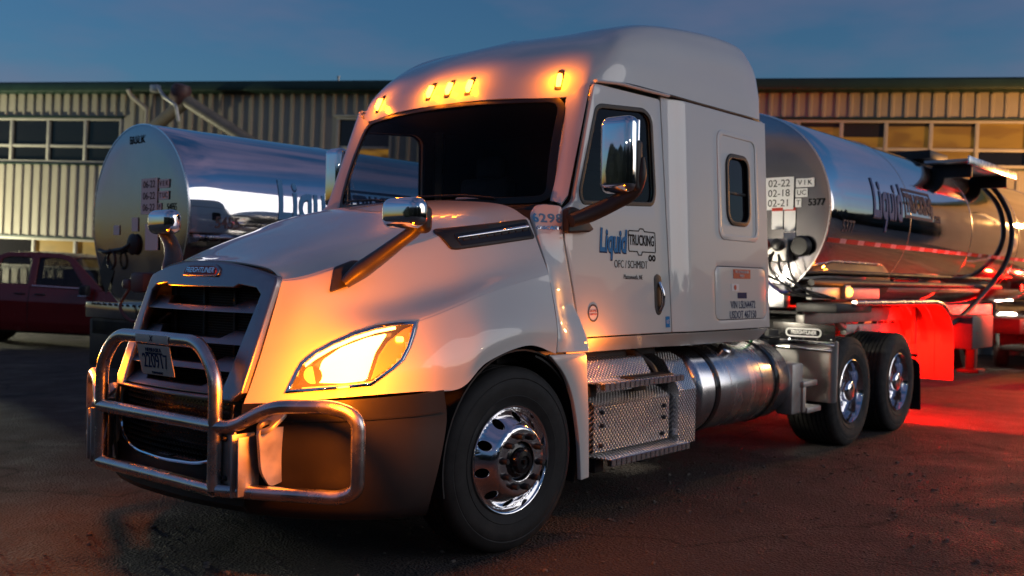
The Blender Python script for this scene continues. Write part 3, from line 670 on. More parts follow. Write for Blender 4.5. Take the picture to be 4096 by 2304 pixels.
for s in (-1, 1):
    dr = plate('door', [DOOR, DWIN], side(s), .030, 'paint_white', TR, .006, (.12, .12), 30)
    plate('door_liner', [grow(DOOR, -.01), DWIN], side(s, -.03), .02, 'cabin_dark', dr, 0, (.3, .12), 30)
    plate('window_gasket', [grow(DWIN, .018), grow(DWIN, -.012)], side(s, .010), .018, 'gasket', dr, .004, (.12, .12), 30)
    plate('window_glass', [DWIN], side(s, -.002), 0, 'glass_dark', dr, 0, (.12, .12), 30)
    h = plate('handle_recess', [rnd([(1.495,1.545),(1.54,1.565),(1.59,1.545),(1.600,1.33),(1.575,1.285),(1.525,1.285),(1.50,1.33)], .025)], side(s, .014), .008, 'plastic_black', dr, .003)
    q = NB(); tube(q, [(1.558, s*(yS(1.55, 1.5)+.018), 1.505), (1.562, s*(yS(1.55, 1.4)+.045), 1.44), (1.565, s*(yS(1.55, 1.4)+.045), 1.36), (1.56, s*(yS(1.55, 1.3)+.018), 1.315)], .013, 10, .03); obj('door_handle', q, 'chrome', dr)
    sp = plate('sleeper_side', [SLP, SWIN, grow(LUG, .005)], side(s), .030, 'paint_white', TR, .005, (.07, .12), 30)
    plate('sleeper_liner', [[(1.80, 1.2), (3.17, 1.2), (3.17, 2.77), (1.72, 2.75)], SWIN], side(s, -.035), .02, 'cabin_dark', sp, 0, (.2, .2), 30)
    plate('window_moulding', [rr(2.365, 1.83, 3.02, 2.65, .085), rr(2.405, 1.87, 2.98, 2.61, .06)], side(s, .016), .012, 'paint_white', sp, .005, (.2, .12), 30)
    plate('sleeper_gasket', [grow(SWIN, .022), grow(SWIN, -.014)], side(s, .014), .026, 'gasket', sp, .005, (0, .12), 30)
    q = NB(); box(q, (2.685, s*(yS(2.7, 2.2)-.001), 2.19), (.32, .02, .022), .003); obj('window_bar', q, 'gasket', sp)
    plate('sleeper_glass', [SWIN], side(s, 0), 0, 'glass_black', sp, 0, (0, .12), 30)
    lg = plate('luggage_door', [LUG], side(s, .001), .030, 'paint_white', TR, .005, (.2, .12), 30)
    plate('rocker', [rnd([(.62,1.060),(3.17,1.060),(3.19,1.155),(.635,1.155)], .01)], lambda x, z, w, s=s: (x, s*(yS(x, 1.16)+w-.006-.9*(1.155-z)), z), .02, 'paint_white', TR, .004, (.12, .05))
    CP = rnd([(.285,1.095),(.310,1.29),(.312,1.54),(.318,1.72),(.335,1.885),(.385,1.955),(.485,1.945),(.488,1.74),(.560,1.48),(.630,1.165),(.615,1.085)], [.01,.05,.1,.05,.03,.03,.02,.05,.1,.02,.01])
    def cowl(x, z, w, s=s):
        k = min(1, max(0, (.50-x)/.19)); k = k*k*(3-2*k)
        hp = float(np.interp(z, [1.05, 1.20, 1.38, 1.60, 1.80, 1.88, 1.96], [1.248, 1.240, 1.20, 1.135, 1.045, 1.01, .97])); dp = yS(.6, z)+.004*(z < 1.3)
        if z < 1.35: dp += (1.35-z)*.30
        return Vector((x, s*(hp*k+dp*(1-k)+w-.012*k), z))
    cp = plate('cowl_panel', [CP], cowl, .03, 'paint_white', TR, .006, (.05, .05), 40)
    if s < 0:
        lettering('unit_number', '6298', .072, lambda a, b, w: cowl(.402+a, 1.868+b, w+.0165), 'ink_lightblue', cp, .002, 0, .002, squeeze=.95, spacing=1.15)
        lettering('model_script', 'CASCADIA', .027, lambda a, b, w: cowl(.400+a, 1.812+b, w+.0175), 'chrome', cp, .004, .1, .0005, squeeze=1.1)
    # A pillar between windshield edge and door
    rows = []
    for t in np.linspace(0, 1, 14):
        a = Vector((.565+.225*t, .972-.062*t, 1.985+.665*t)); z1 = 1.955+.79*t; b = Vector((.545+.285*t if t > .06 else .50, yS(.6, z1)-.004, z1)); m_ = (a+b)/2+Vector((-.035, .035, 0))
        rows.append([a*(1-k)**2+m_*2*k*(1-k)+b*k*k for k in np.linspace(0, 1, 7)])
    G = np.array([[(p.x, s*p.y, p.z) for p in row] for row in rows]); ap = shell(obj('a_pillar', grid_bm(G), 'paint_white', TR, 50), .015, 0)
    # drip rail above the door
    q = NB(); tube(q, [(.86, s*1.075, 2.752), (1.10, s*1.095, 2.772), (1.70, s*1.10, 2.785)], .016, 8, .05, flat=.7); obj('drip_rail', q, 'paint_white', TR)
    # mirror
    mr = node('door_mirror', TR)
    plate('mirror_base', [rnd([(.478,1.785),(.478,1.925),(.54,1.945),(.615,1.93),(.745,1.82),(.70,1.80)], .015)], side(s, .038), .05, 'plastic_black', mr, .012)
    mx_, my_, mw = (.70, 1.368, .235) if s < 0 else (.80, 1.275, .20)
    q = NB(); pts = cmr([(.47,s*1.19,1.855),(.58,s*(my_-.12),1.90),(mx_-.02,s*(my_-.03),1.965),(mx_+.055,s*(my_+.06),2.035),(mx_+.065,s*(my_+.11),2.13),(mx_+.065,s*(my_+.118),2.24)], 24)
    tube(q, pts, 0, 14, rads=list(np.interp(np.linspace(0, 1, 24), [0, .2, .6, .8, 1], [.05, .062, .055, .045, .02])), flat=.8); obj('mirror_arm', q, 'plastic_black', mr, 60)
    q = NB(); box(q, (mx_, s*my_, 2.255), (.12, mw, .455), .055, seg=6); obj('mirror_cover', q, 'chrome', mr, 60)
    q = NB(); box(q, (mx_+.057, s*my_, 2.255), (.02, mw-.03, .42), .008); obj('mirror_glass', q, 'chrome', mr, 40)
    q = NB(); box(q, (mx_+.035, s*(my_+.10), 2.19), (.07, .05, .30), .022, seg=3); obj('mirror_spine', q, 'plastic_black', mr, 50)
# lettering on the driver side
sd = lambda x0, z0, d=.0165: (lambda a, b, w: side(-1, d)(x0+a, z0+b, w))
dd = [o for o in TR.children if o.name.startswith('door') and len(o.children)][0]
lettering('company_script_shadow', 'Liquid', .205, sd(1.012, 1.752), 'ink_navy', dd, .0016, .18, .008, squeeze=.62)
lettering('company_script', 'Liquid', .205, sd(1.008, 1.757, .018), 'ink_blue', dd, .0016, .18, .005, squeeze=.62)
lettering('company_word', 'TRUCKING', .098, sd(1.355, 1.775), 'ink_black', dd, .0016, 0, .0015, squeeze=.62)
TO = [(1.19,1.71),(1.19,1.83),(1.20,1.84),(1.315,1.842),(1.33,1.858),(1.375,1.858),(1.39,1.842),(1.515,1.84),(1.525,1.83),(1.527,1.71),(1.52,1.70),(1.36,1.70),(1.35,1.678),(1.31,1.678),(1.295,1.70),(1.20,1.70)]
plate('tanker_outline', [TO, grow(TO, -.007)], side(-1, .0165), .0016, 'ink_black', dd)
for x in (1.455, 1.50): plate('tanker_wheel', [circ(x, 1.665, .022, 18), circ(x, 1.665, .010, 12)], side(-1, .0165), .0016, 'ink_black', dd)
lettering('owner_name', 'OFC / SCHMIDT', .072, sd(1.22, 1.615), 'ink_black', dd, .0016, 0, -.0006, squeeze=.78)
lettering('owner_town', 'Plattsmouth, NE', .043, sd(1.24, 1.535), 'ink_black', dd, .0016, 0, -.0004, squeeze=.8)
plate('clean_idle_sticker', [circ(.775, 1.31, .055, 30)], side(-1, .0165), .0016, 'sticker_white', dd)
plate('sticker_ring', [circ(.775, 1.31, .055, 30), circ(.775, 1.31, .044, 30)], side(-1, .018), .0016, 'ink_grey', dd)
for tx, zz in (('CERTIFIED', 1.323), ('CLEAN IDLE', 1.303)): lettering('sticker_lettering', tx, .019, sd(.775, zz, .018), 'ink_red', dd, .0016)
plate('blue_sticker', [rr(1.635, 1.20, 1.69, 1.275, .006)], side(-1, .0165), .0016, 'ink_blue', dd)
lettering('blue_sticker_mark', '17', .04, sd(1.662, 1.237, .018), 'sticker_white', dd, .0016)
ll = [o for o in TR.children if o.name.startswith('luggage_door')][0]
plate('extinguisher_sticker', [rr(2.575, 1.545, 2.86, 1.615, .004)], side(-1, .0175), .0016, 'ink_red', ll)
for tx, zz in (('FIRE EXTINGUISHER', 1.595), ('INSIDE', 1.565)): lettering('sticker_lettering', tx, .028, sd(2.718, zz, .019), 'sticker_white', ll, .0016, squeeze=.9)
plate('tag_sticker', [rr(2.54, 1.45, 2.66, 1.505, .004)], side(-1, .0175), .0016, 'sticker_white', ll)
plate('tag_dot', [circ(2.60, 1.478, .020, 16)], side(-1, .019), .0016, 'ink_red', ll)
plate('blue_tag', [rr(2.64, 1.395, 2.79, 1.44, .004)], side(-1, .0175), .0016, 'ink_navy', ll)
lettering('vin_lettering', 'VIN LSLN4472', .082, sd(2.73, 1.345, .0175), 'ink_navy', ll, .0016, 0, .0002, squeeze=.82)
lettering('dot_lettering', 'USDOT 467150', .082, sd(2.725, 1.270, .0175), 'ink_navy', ll, .0016, 0, .0002, squeeze=.82)
# ---------------------------------------------------------------- roof
RT = [
 [(.635,0,2.672),(.72,0,2.83),(.87,0,2.985),(1.08,0,3.125),(1.35,0,3.235)],
 [(.665,-.45,2.668),(.75,-.43,2.83),(.90,-.40,2.99),(1.12,-.30,3.135),(1.42,0,3.252)],
 [(.785,-.91,2.655),(.86,-.885,2.83),(1.02,-.80,3.02),(1.24,-.55,3.165),(1.52,0,3.28)],
 [(.875,-1.04,2.735),(.96,-1.015,2.88),(1.15,-.93,3.07),(1.36,-.64,3.205),(1.62,0,3.30)],
 [(1.12,-1.092,2.783),(1.16,-1.076,2.94),(1.28,-1.01,3.12),(1.44,-.78,3.235),(1.75,0,3.33)],
 [(1.6,-1.10,2.795),(1.6,-1.088,2.98),(1.62,-1.035,3.19),(1.70,-.82,3.305),(1.95,0,3.375)],
 [(2.1,-1.103,2.80),(2.1,-1.09,3.0),(2.1,-1.042,3.235),(2.12,-.85,3.365),(2.2,0,3.43)],
 [(2.6,-1.103,2.806),(2.6,-1.09,3.02),(2.6,-1.045,3.27),(2.57,-.86,3.405),(2.5,0,3.465)],
 [(2.98,-1.103,2.81),(2.97,-1.09,3.02),(2.95,-1.04,3.27),(2.90,-.85,3.41),(2.7,0,3.47)],
 [(3.155,-1.07,2.812),(3.15,-1.055,3.02),(3.12,-.99,3.25),(3.03,-.78,3.395),(2.8,0,3.47)],
 [(3.215,-.92,2.812),(3.21,-.90,3.0),(3.165,-.82,3.25),(3.05,-.52,3.42),(2.84,0,3.47)],
 [(3.225,0,2.812),(3.22,0,3.0),(3.18,0,3.25),(3.07,0,3.42),(2.86,0,3.47)]]
RTF = RT+[[(x, -y, z) for x, y, z in row] for row in RT[-2:0:-1]]
RG = np.swapaxes(cmr(np.swapaxes(cmr_loop(RTF, 176), 0, 1), 30), 0, 1)
def roof_bm():
    b = grid_bm(RG, closed_u=True); bmesh.ops.remove_doubles(b, verts=b.verts[:], dist=.002); bmesh.ops.recalc_face_normals(b, faces=b.faces[:]); b.normal_update(); return b
roof = shell(obj('roof', roof_bm(), 'paint_white', TR, 70), .012, 0)
RB = BVHTree.FromBMesh(roof_bm())
sm = cmr([r_0[0] for r_0 in RT[1:10]], 60)
for s in (-1, 1):
    q = NB(); tube(q, [(x, (y-.004)*(-s), z-.008) for x, y, z in sm[12:]], .008, 8); obj('roof_seal', q, 'gasket', TR)
plate('sleeper_back', [rr(-1.10, 1.12, 1.10, 2.82, .05)], lambda y, z, w: (3.185+w, y, z), .03, 'paint_white', TR, .008)
for i, (y, z) in enumerate(((-.835, 2.768), (-.18, 2.78), (0, 2.782), (.18, 2.78), (.80, 2.768))):
    p, n, _, _ = RB.ray_cast(Vector((.2, y, z)), Vector((1, 0, 0)))
    if n.x > 0: n = -n
    ml = node('roof_marker_lamp', TR); up = Vector((0, 0, 1)); rt = n.cross(up).normalized(); upn = rt.cross(n).normalized()
    M = lambda a, b, w: p+rt*a+upn*b+n*(w)
    q = NB(); prism(q, rnd([(-.026, -.075), (.026, -.075), (.03, .03), (.018, .085), (-.018, .085), (-.03, .03)], .014), lambda a, b: M(a, b, -.005), lambda a, b: M(a*.9, b*.92, .008)); obj('lamp_base', q, 'plastic_black', ml)
    q = NB(); prism(q, rnd([(-.019, -.060), (.019, -.060), (.021, .02), (.012, .066), (-.012, .066), (-.021, .02)], .010), lambda a, b: M(a*.9, b*.8, .008), lambda a, b: M(a*.5, b*.55, .034)); obj('lamp_lens', q, 'amber_core', ml)
    light('marker_light', 'POINT', M(0, 0, .08), 2.6, (1.0, .21, .001), ml, .02)
# ---------------------------------------------------------------- windshield
def ws(U, V, w):
    u = U/.95; v = V/.72
    bx, by, bz = .36+.215*u*u, .975*u, 1.965+.02*u*u; tx, ty, tz = .640+.15*u*u, .91*u, 2.672-.022*u*u
    return Vector((bx*(1-v)+tx*v-.03*4*v*(1-v)-w*.9, by*(1-v)+ty*v, bz*(1-v)+tz*v+w*.4))
WSO = rnd([(-.95,.0),(.95,.0),(.95,.72),(-.95,.72)], [.10,.10,.12,.12])
wsh = plate('windshield', [grow(WSO, -.004)], ws, 0, 'glass_clear', TR, 0, (.08, .08), 60)
plate('windshield_seal', [grow(WSO, .012), grow(WSO, -.035)], lambda a, b, w: ws(a, b, w+.004), .012, 'gasket', wsh, .003, (.08, .08), 40)
q = NB(); G = []
for u in np.linspace(-1, 1, 25):
    a = Vector((.315+.01*u*u, .99*u, 1.985-.10*u**4)); b = ws(u*.95, .0, 0)+Vector((.03, 0, -.03)); G.append([a+Vector((-.03, 0, -.02)), a+Vector((.02, 0, -.035)), b])
obj('wiper_cowl', grid_bm(np.array(G)), 'plastic_black', TR)
for y0, y1 in ((-.72, -.05), (.05, .74)):
    q = NB(); tube(q, [ws(y0+.1, .02, .03), ws((y0+y1)/2, .045, .035), ws(y1, .05, .03)], .008, 8); obj('wiper', q, 'plastic_black', TR)
# ---------------------------------------------------------------- cab interior
q = NB(); box(q, (1.85, 0, 1.16), (2.6, 2.1, .04), 0); obj('cab_floor', q, 'cabin_dark', TR)
q = NB(); box(q, (1.95, 0, 2.70), (2.2, 2.0, .03), 0); obj('headliner', q, 'cabin_dark', TR)
q = NB(); box(q, (2.25, 0, 1.95), (.03, 2.15, 1.5), 0); obj('bunk_curtain', q, 'cabin_dark', TR)
q = NB(); box(q, (.70, 0, 1.72), (.42, 2.02, .50), .06, seg=4); box(q, (.95, -.45, 1.84), (.2, .5, .18), .04); obj('dashboard', q, 'cabin_grey', TR)
for y in (-.52, .52):
    se = node('seat', TR)
    q = NB(); box(q, (1.40, y, 1.55), (.52, .52, .16), .05, seg=3); obj('seat_cushion', q, 'cabin_grey', se)
    q = NB(); box(q, (1.66, y, 1.95), (.14, .50, .70), .05, rot=Matrix.Rotation(R(8), 4, 'Y'), seg=3); obj('seat_back', q, 'cabin_grey', se)
    q = NB(); box(q, (1.74, y, 2.38), (.10, .28, .18), .04, seg=3); obj('headrest', q, 'cabin_grey', se)
    q = NB(); box(q, (1.42, y, 1.32), (.36, .36, .30), .02); obj('seat_base', q, 'cabin_dark', se)
q = NB(); M = Matrix.Translation((1.05, -.50, 1.93)) @ Matrix.Rotation(R(-38), 4, 'Y')
tube(q, [M @ Vector((.225*math.cos(a), .225*math.sin(a), 0)) for a in np.linspace(0, 2*PI, 28, endpoint=False)], .016, 10, closed=True)
for a in (0, 2.1, 4.2): tube(q, [M @ Vector((0, 0, -.02)), M @ Vector((.22*math.cos(a), .22*math.sin(a), 0))], .014, 8)
lathe(q, [(.05, -.3), (.06, -.02), (.05, .01), (0, .015)], M.translation, M.to_3x3() @ Vector((0, 0, 1)), 14); obj('steering_wheel', q, 'plastic_black', TR)
q = NB(); box(q, (1.28, -.62, 2.30), (.03, .035, .015), .003); obj('dash_led', q, 'green_led', TR, 0)
q = NB(); box(q, (.62, -.28, 2.01), (.10, .20, .05), .01, rot=R(12)); obj('dash_papers', q, 'paper', TR)
q = NB(); box(q, (.62, .34, 2.02), (.06, .16, .07), .01, rot=R(-8)); obj('dash_device', q, 'plastic_black', TR)
# ---------------------------------------------------------------- wheels (built facing -y about the origin = hub centre on the outer face)
def tyre_bm(rad, wid, groove, n=96):
    h = rad; p = []                                    # (radius, depth) ; depth runs inward along +y
    p += [(.292, .035), (.300, .012), (.315, .002), (.345, -.010), (.352, -.013), (.356, -.010), (.40, -.018), (.44, -.016), (.446, -.012), (.452, -.015), (h-.035, -.006), (h-.012, .010), (h-.003, .028)]
    t0, t1 = .03, wid-.03; m = groove; pitch = (t1-t0)/m
    for k in range(m):
        a = t0+k*pitch
        p += [(h-.001, a+.002), (h, a+pitch*.5), (h-.001, a+pitch-.010)]
        if k < m-1: p += [(h-.014, a+pitch-.008), (h-.014, a+pitch+.000)]
    p += [(h-.003, wid-.028), (h-.012, wid-.010), (h-.05, wid+.008), (.40, wid+.018), (.32, wid), (.292, wid-.035)]
    bm = NB(); lathe(bm, [(r, d) for r, d in p], (0, 0, 0), (0, 1, 0), n); return bm
def rim_prof_front(r):
    return float(np.interp(r, [0, .10, .105, .118, .176, .186, .196, .205, .262, .272, .280], [-.058, -.058, -.060, -.062, -.062, -.058, -.048, -.036, .030, .038, .030]))
def disc(name, prof, rout, rin, holes, m, parent, cut=.018):
    loops = [circ(0, 0, rout, 72)] + ([circ(0, 0, rin, 40)] if rin else []) + holes
    return plate(name, loops, lambda a, b, w: (a, prof(math.hypot(a, b))-w, b), .012, m, parent, .002, (cut, cut), 60)
def make_front_wheel():
    w = node('front_wheel', TR)
    obj('tyre', tyre_bm(.513, .29, 5), 'rubber', w, 35)
    q = NB(); lathe(q, [(.276, .030), (.283, .010), (.290, -.004), (.297, -.006), (.302, .0), (.302, .012), (.292, .03), (.285, .06), (.27, .10), (.27, .26), (.262, .26), (.262, .05)], (0, 0, 0), (0, 1, 0), 80, True); obj('rim', q, 'rim_metal', w, 50)
    disc('wheel_disc', rim_prof_front, .279, .108, [circ(.236*math.cos(2*PI*k/10+.2), .236*math.sin(2*PI*k/10+.2), .0265, 22) for k in range(10)], 'rim_metal', w)
    q = NB(); lathe(q, [(.20, .05), (.20, .12), (0, .12)], (0, 0, 0), (0, 1, 0), 30); lathe(q, [(.262, .06), (.262, .20), (0, .20)], (0, 0, 0), (0, 1, 0), 40); obj('brake_drum', q, 'cabin_dark', w)
    q = NB(); lathe(q, [(.107, -.02), (.107, -.045), (.098, -.052), (.075, -.058), (.070, -.085), (.060, -.098), (.035, -.102), (.032, -.092), (.014, -.092), (.012, -.108), (0, -.108)], (0, 0, 0), (0, 1, 0), 36); obj('hub_cap', q, 'plastic_gloss', w, 40)
    q = NB(); lathe(q, [(.020, 0), (.0195, -.010), (.0165, -.014), (.0165, -.040), (.012, -.046), (0, -.046)], (0, 0, 0), (0, 1, 0), 14); me = None
    for k in range(10):
        a = 2*PI*k/10+.51
        if me is None:
            o = obj('lug_nut', q, 'frame_black', w, 40); me = o.data
        else: o = link('lug_nut', me, None, w, 0)
        o.location = (.1425*math.cos(a), -.064, .1425*math.sin(a))
    return w
def rim_prof_rear(r): return float(np.interp(r, [0, .10, .17, .20, .25, .262, .27], [.135, .135, .132, .138, .142, .130, .10]))
def make_rear_wheel():
    w = node('drive_wheel', TR)
    obj('tyre', tyre_bm(.513, .445, 9), 'rubber_worn', w, 35)
    q = NB(); lathe(q, [(.266, .12), (.270, .06), (.278, .030), (.286, .004), (.293, -.006), (.301, -.002), (.302, .012), (.292, .03), (.285, .06), (.285, .40), (.262, .40), (.262, .13)], (0, 0, 0), (0, 1, 0), 80, True); obj('rim', q, 'rim_metal', w, 50)
    disc('wheel_disc', rim_prof_rear, .268, .108, [], 'rim_metal', w, .022)
    q = NB(); lathe(q, [(.262, .16), (.262, .42), (0, .42)], (0, 0, 0), (0, 1, 0), 40); obj('brake_drum', q, 'cabin_dark', w)
    q = NB(); lathe(q, [(.107, .13), (.105, .06), (.102, .02), (.090, .002), (.06, -.010), (0, -.014)], (0, 0, 0), (0, 1, 0), 36); obj('hub_cap', q, 'chrome', w, 40)
    q = NB(); lathe(q, [(.020, 0), (.0195, -.010), (.0165, -.014), (.0165, -.035), (0, -.04)], (0, 0, 0), (0, 1, 0), 12); me = None
    for k in range(10):
        a = 2*PI*k/10+.51
        if me is None: o = obj('lug_nut', q, 'chrome', w, 40); me = o.data
        else: o = link('lug_nut', me, None, w, 0)
        o.location = (.1425*math.cos(a), .128, .1425*math.sin(a))
    return w
fw = make_front_wheel(); fw.location = (0, -1.165, .513); fw.rotation_euler.z = R(-4.5)
c = copy_tree(fw, TR); c.location = (0, 1.165, .513); c.rotation_euler.z = R(180-4.5)
rw = make_rear_wheel(); rw.location = (5.053, -1.165, .513)
for x, s in ((6.374, -1), (5.053, 1), (6.374, 1)):
    c = copy_tree(rw, TR); c.location = (x, s*1.165, .513); c.rotation_euler.z = 0 if s < 0 else PI
# ---------------------------------------------------------------- wheel arch liners, mud guards
for s in (-1, 1):
    q = NB(); G = np.array([[(.60*math.cos(a)*-1, s*y, .52+.60*math.sin(a)) for y in (1.21, 1.0, .62)] for a in np.linspace(R(-12), R(178), 30)]); shell(obj('arch_liner', grid_bm(G, q), 'plastic_black', TR, 50), .01, 0)
    SK = rnd([(.235,1.082),(.600,1.080),(.612,.95),(.628,.70),(.632,.335),(.548,.330),(.530,.58),(.470,.82),(.385,.97)], [.01,.02,.1,.1,.01,.01,.1,.1,.1])
    plate('mudguard_fairing', [SK], lambda x, z, w, s=s: (x, s*(1.222+w-.02*(z-.9)), z), .03, 'paint_white', TR, .007)
    q = NB(); G = np.array([[(.575*math.cos(a), s*y, .50+.60*math.sin(a)) for y in (1.20, .80)] for a in np.linspace(R(-18), R(75), 16)]); shell(obj('mudguard', grid_bm(G, q), 'plastic_black', TR, 50), .012, 0)
    mk = node('side_marker_lamp', TR)
    q = NB(); box(q, (.600, s*1.195, 1.122), (.05, .035, .055), .008); obj('lamp_base', q, 'plastic_black', mk)
    q = NB(); box(q, (.600, s*1.216, 1.124), (.036, .022, .042), .008); obj('lamp_lens', q, 'amber_core', mk)
    light('marker_light', 'POINT', (.74, s*1.255, 1.04), 6.0, (1.0, .22, .018), mk, .015)
# ---------------------------------------------------------------- chassis
for s in (-1, 1):
    q = NB(); box(q, (3.3, s*.43, .86), (7.3, .09, .26), .01); obj('frame_rail', q, 'frame_black', TR)
for x in (1.0, 2.6, 4.2, 5.7, 6.9):
    q = NB(); box(q, (x, 0, .86), (.08, .77, .20), .008); obj('cross_member', q, 'frame_black', TR)
for x in (0, 5.053, 6.374):
    q = NB(); tube(q, [(x, -.9, .513), (x, .9, .513)], .07 if x else .05, 12)
    if x: lathe(q, [(0, -.2), (.16, -.15), (.2, 0), (.16, .15), (0, .2)], (x, 0, .53), (1, 0, 0), 16)
    obj('axle', q, 'frame_black', TR)
fwp = node('fifth_wheel', TR)
q = NB(); lathe(q, [(0, 0), (.46, 0), (.47, .02), (.46, .045), (0, .045)], (5.70, 0, 1.165), (0, 0, 1), 36); obj('coupler_plate', q, 'frame_black', fwp)
q = NB(); box(q, (5.70, 0, 1.08), (.5, .84, .18), .02); obj('pedestal', q, 'frame_black', fwp)
q = NB(); box(q, (3.72, 0, 1.005), (.95, .80, .02), .004); obj('deck_plate', q, 'tread_plate', TR)
q = NB(); tube(q, [(3.45, -.62, .98), (3.45, .62, .98)], .12, 18); box(q, (4.02, .2, 1.09), (.22, .4, .14), .02); obj('air_tank', q, 'brushed_alu', TR)
for k in range(16):
    x = 1.9+random.random()*2.3; y = -.75+.5*random.random(); z = .99+.08*random.random()
    q = NB(); tube(q, [(x, y, z), (x+.25*random.uniform(-1, 1), y+.12*random.uniform(-1, 1), z+.05*random.random()), (x+.5*random.uniform(-1, 1), y+.2*random.uniform(-1, 1), z)], .012+.012*random.random(), 7, .1); obj('chassis_hose', q, 'frame_black', TR)
for k in range(9):
    q = NB(); box(q, (1.95+.27*k, -.62-.08*(k % 3), 1.04), (.10+.06*(k % 2), .12, .07+.03*(k % 3)), .01, rot=.3*k); obj('valve_block', q, 'frame_black', TR)
q = NB()
for k in range(7): box(q, (2.0+.30*k, -.50-.05*(k % 2), 1.065), (.16, .05, .03), .006, rot=.15*(k % 3)); 
tube(q, [(1.8, -.45, 1.05), (3.2, -.45, 1.05)], .018, 8); obj('chassis_pipe', q, 'brushed_alu', TR)
q = NB(); box(q, (.55, -.75, 1.05), (1.0, .5, .06), .01); box(q, (1.2, -.72, 1.02), (1.4, .4, .05), .01); obj('cab_underside', q, 'frame_black', TR)
# ---------------------------------------------------------------- steps and boxes, both sides
for s in (-1, 1):
    def B(name, lo, hi, m, parent, bev=.008, seg=2):
        q = NB(); box(q, [(a+b)/2*(1 if i != 1 else s) for i, (a, b) in enumerate(zip(lo, hi))], [abs(b-a) for a, b in zip(lo, hi)], bev, seg=seg); return obj(name, q, m, parent)
    tb = node('battery_box', TR)
    B('box_body', (.80, .55, .42), (1.86, 1.075, .72), 'tread_plate', tb, .02)
    q = NB(); prism(q, [(1.125, .435), (1.125, .725), (1.105, .745), (.985, .80), (.97, .80), (.97, .435)], lambda a, b: Vector((.845, s*a, b)), lambda a, b: Vector((1.755, s*a, b))); obj('box_cover', q, 'tread_plate', tb, 25)
    q = NB(); lathe(q, [(.015, 0), (.015, .012), (.008, .02), (0, .02)], (0, 0, 0), (0, s, 0), 12); me = None
    for x, z in ((.93, .685), (.93, .60), (1.68, .665), (1.68, .585), (.92, .475), (1.66, .475)):
        if me is None: o = obj('bolt', q, 'frame_black', tb); me = o.data
        else: o = link('bolt', me, None, tb, 0)
        o.location = (x, s*1.125, z)
    q = NB(); prism(q, [(1.09, .80), (1.09, .90), (1.02, 1.0), (.62, 1.01), (.62, .80)], lambda a, b: Vector((.70, s*a, b)), lambda a, b: Vector((1.56, s*a, b))); obj('upper_cover', q, 'tread_plate', tb, 25)
    q = NB(); tube(q, [(1.50, s*.75, 1.02), (1.55, s*.95, 1.03), (1.64, s*1.05, .93), (1.66, s*1.07, .86)], .025, 8, .05); obj('cover_strap', q, 'plastic_black', tb)
    q = NB(); tube(q, [(.93, s*.85, 1.0), (.95, s*.85, 1.045), (1.05, s*.85, 1.045), (1.07, s*.85, 1.0)], .006, 6, .02); obj('wire_handle', q, 'steel_dull', tb)
    cc = node('tank_fairing', TR)
    q = NB(); prism(q, [(1.125, .37), (1.125, .75), (1.10, .80), (1.0, .955), (.90, 1.0), (.62, 1.0), (.62, .37)], lambda a, b: Vector((1.885, s*a, b)), lambda a, b: Vector((2.13, s*a, b))); obj('fairing_box', q, 'tread_plate', cc, 25)
    for nm, x0, x1, z0, z1 in (('upper_step', .815, 1.79, .835, .878), ('lower_step', .905, 1.885, .355, .402)):
        st_ = node(nm, TR)
        B('step_tread', (x0, .95 if nm[0] == 'u' else .90, z1-.012), (x1, 1.20, z1), 'tread_plate', st_, .004)
        n = 17; wd = (x1-x0)/n; me = None
        for k in range(n):
            if me is None:
                q = NB(); box(q, (0, 0, 0), (wd-.008, .022, z1-z0), .003, seg=1); o = obj('step_tooth', q, 'brushed_alu', st_, 30); me = o.data
            else: o = link('step_tooth', me, None, st_, 0)
            o.location = (x0+(k+.5)*wd, s*1.213, (z0+z1)/2)
        B('step_backing', (x0+.004, 1.19, z0+.004), (x1-.004, 1.2035, z1-.004), 'frame_black', st_, 0)
        B('step_support', (x0, .90, z0-.055), (x0+.10, 1.10, z1-.013), 'frame_black', st_, .01)
        B('step_support', (x1-.45, .90, z0-.055), (x1-.30, 1.10, z1-.013), 'frame_black', st_, .01)
    B('step_pad', (1.20, .96, .878), (1.70, 1.19, .890), 'plastic_black', TR, .004)
    ft = node('fuel_tank', TR); RF, yc, zc = .335, s*.825, .70
    q = NB(); lathe(q, [(0, 2.135), (.20, 2.137), (.29, 2.148), (RF-.012, 2.165), (RF, 2.19), (RF, 3.66), (RF-.012, 3.685), (.29, 3.70), (0, 3.715)], (0, yc, zc), (1, 0, 0), 72); obj('tank_shell', q, 'brushed_alu', ft, 40)
    for x in (2.40, 3.42):
        q = NB(); lathe(q, [(RF-.01, -.035), (RF+.007, -.035), (RF+.009, -.02), (RF+.009, .02), (RF+.007, .035), (RF-.01, .035)], (x, yc, zc), (1, 0, 0), 60); obj('tank_strap', q, 'plastic_gloss', ft, 40)
        B('tank_bracket', (x-.05, .42, .40), (x+.05, .62, .95), 'frame_black', ft, .01)
    for x in (2.62, 3.15):
        q = NB(); lathe(q, [(RF-.01, -.004), (RF+.0015, -.003), (RF+.0015, .003), (RF-.01, .004)], (x, yc, zc), (1, 0, 0), 60); obj('weld_seam', q, 'brushed_alu', ft, 40)
    q = NB(); lathe(q, [(.05, 0), (.055, .02), (.055, .05), (.045, .06), (0, .06)], (2.75, s*1.0, .965), (0, s*.55, .8), 20); obj('filler_cap', q, 'brushed_alu', ft)
    sb = node('rear_step', TR)
    B('step_bracket', (3.70, 1.02, .41), (3.92, 1.17, .84), 'steel_dull', sb, .02)
    for x0, z in ((3.86, .66), (3.95, .43)): B('step_rung', (x0, 1.0, z-.025), (x0+.30, 1.20, z+.025), 'steel_dull', sb, .01)
    B('step_side', (3.88, 1.16, .42), (3.94, 1.19, .68), 'steel_dull', sb, .008)
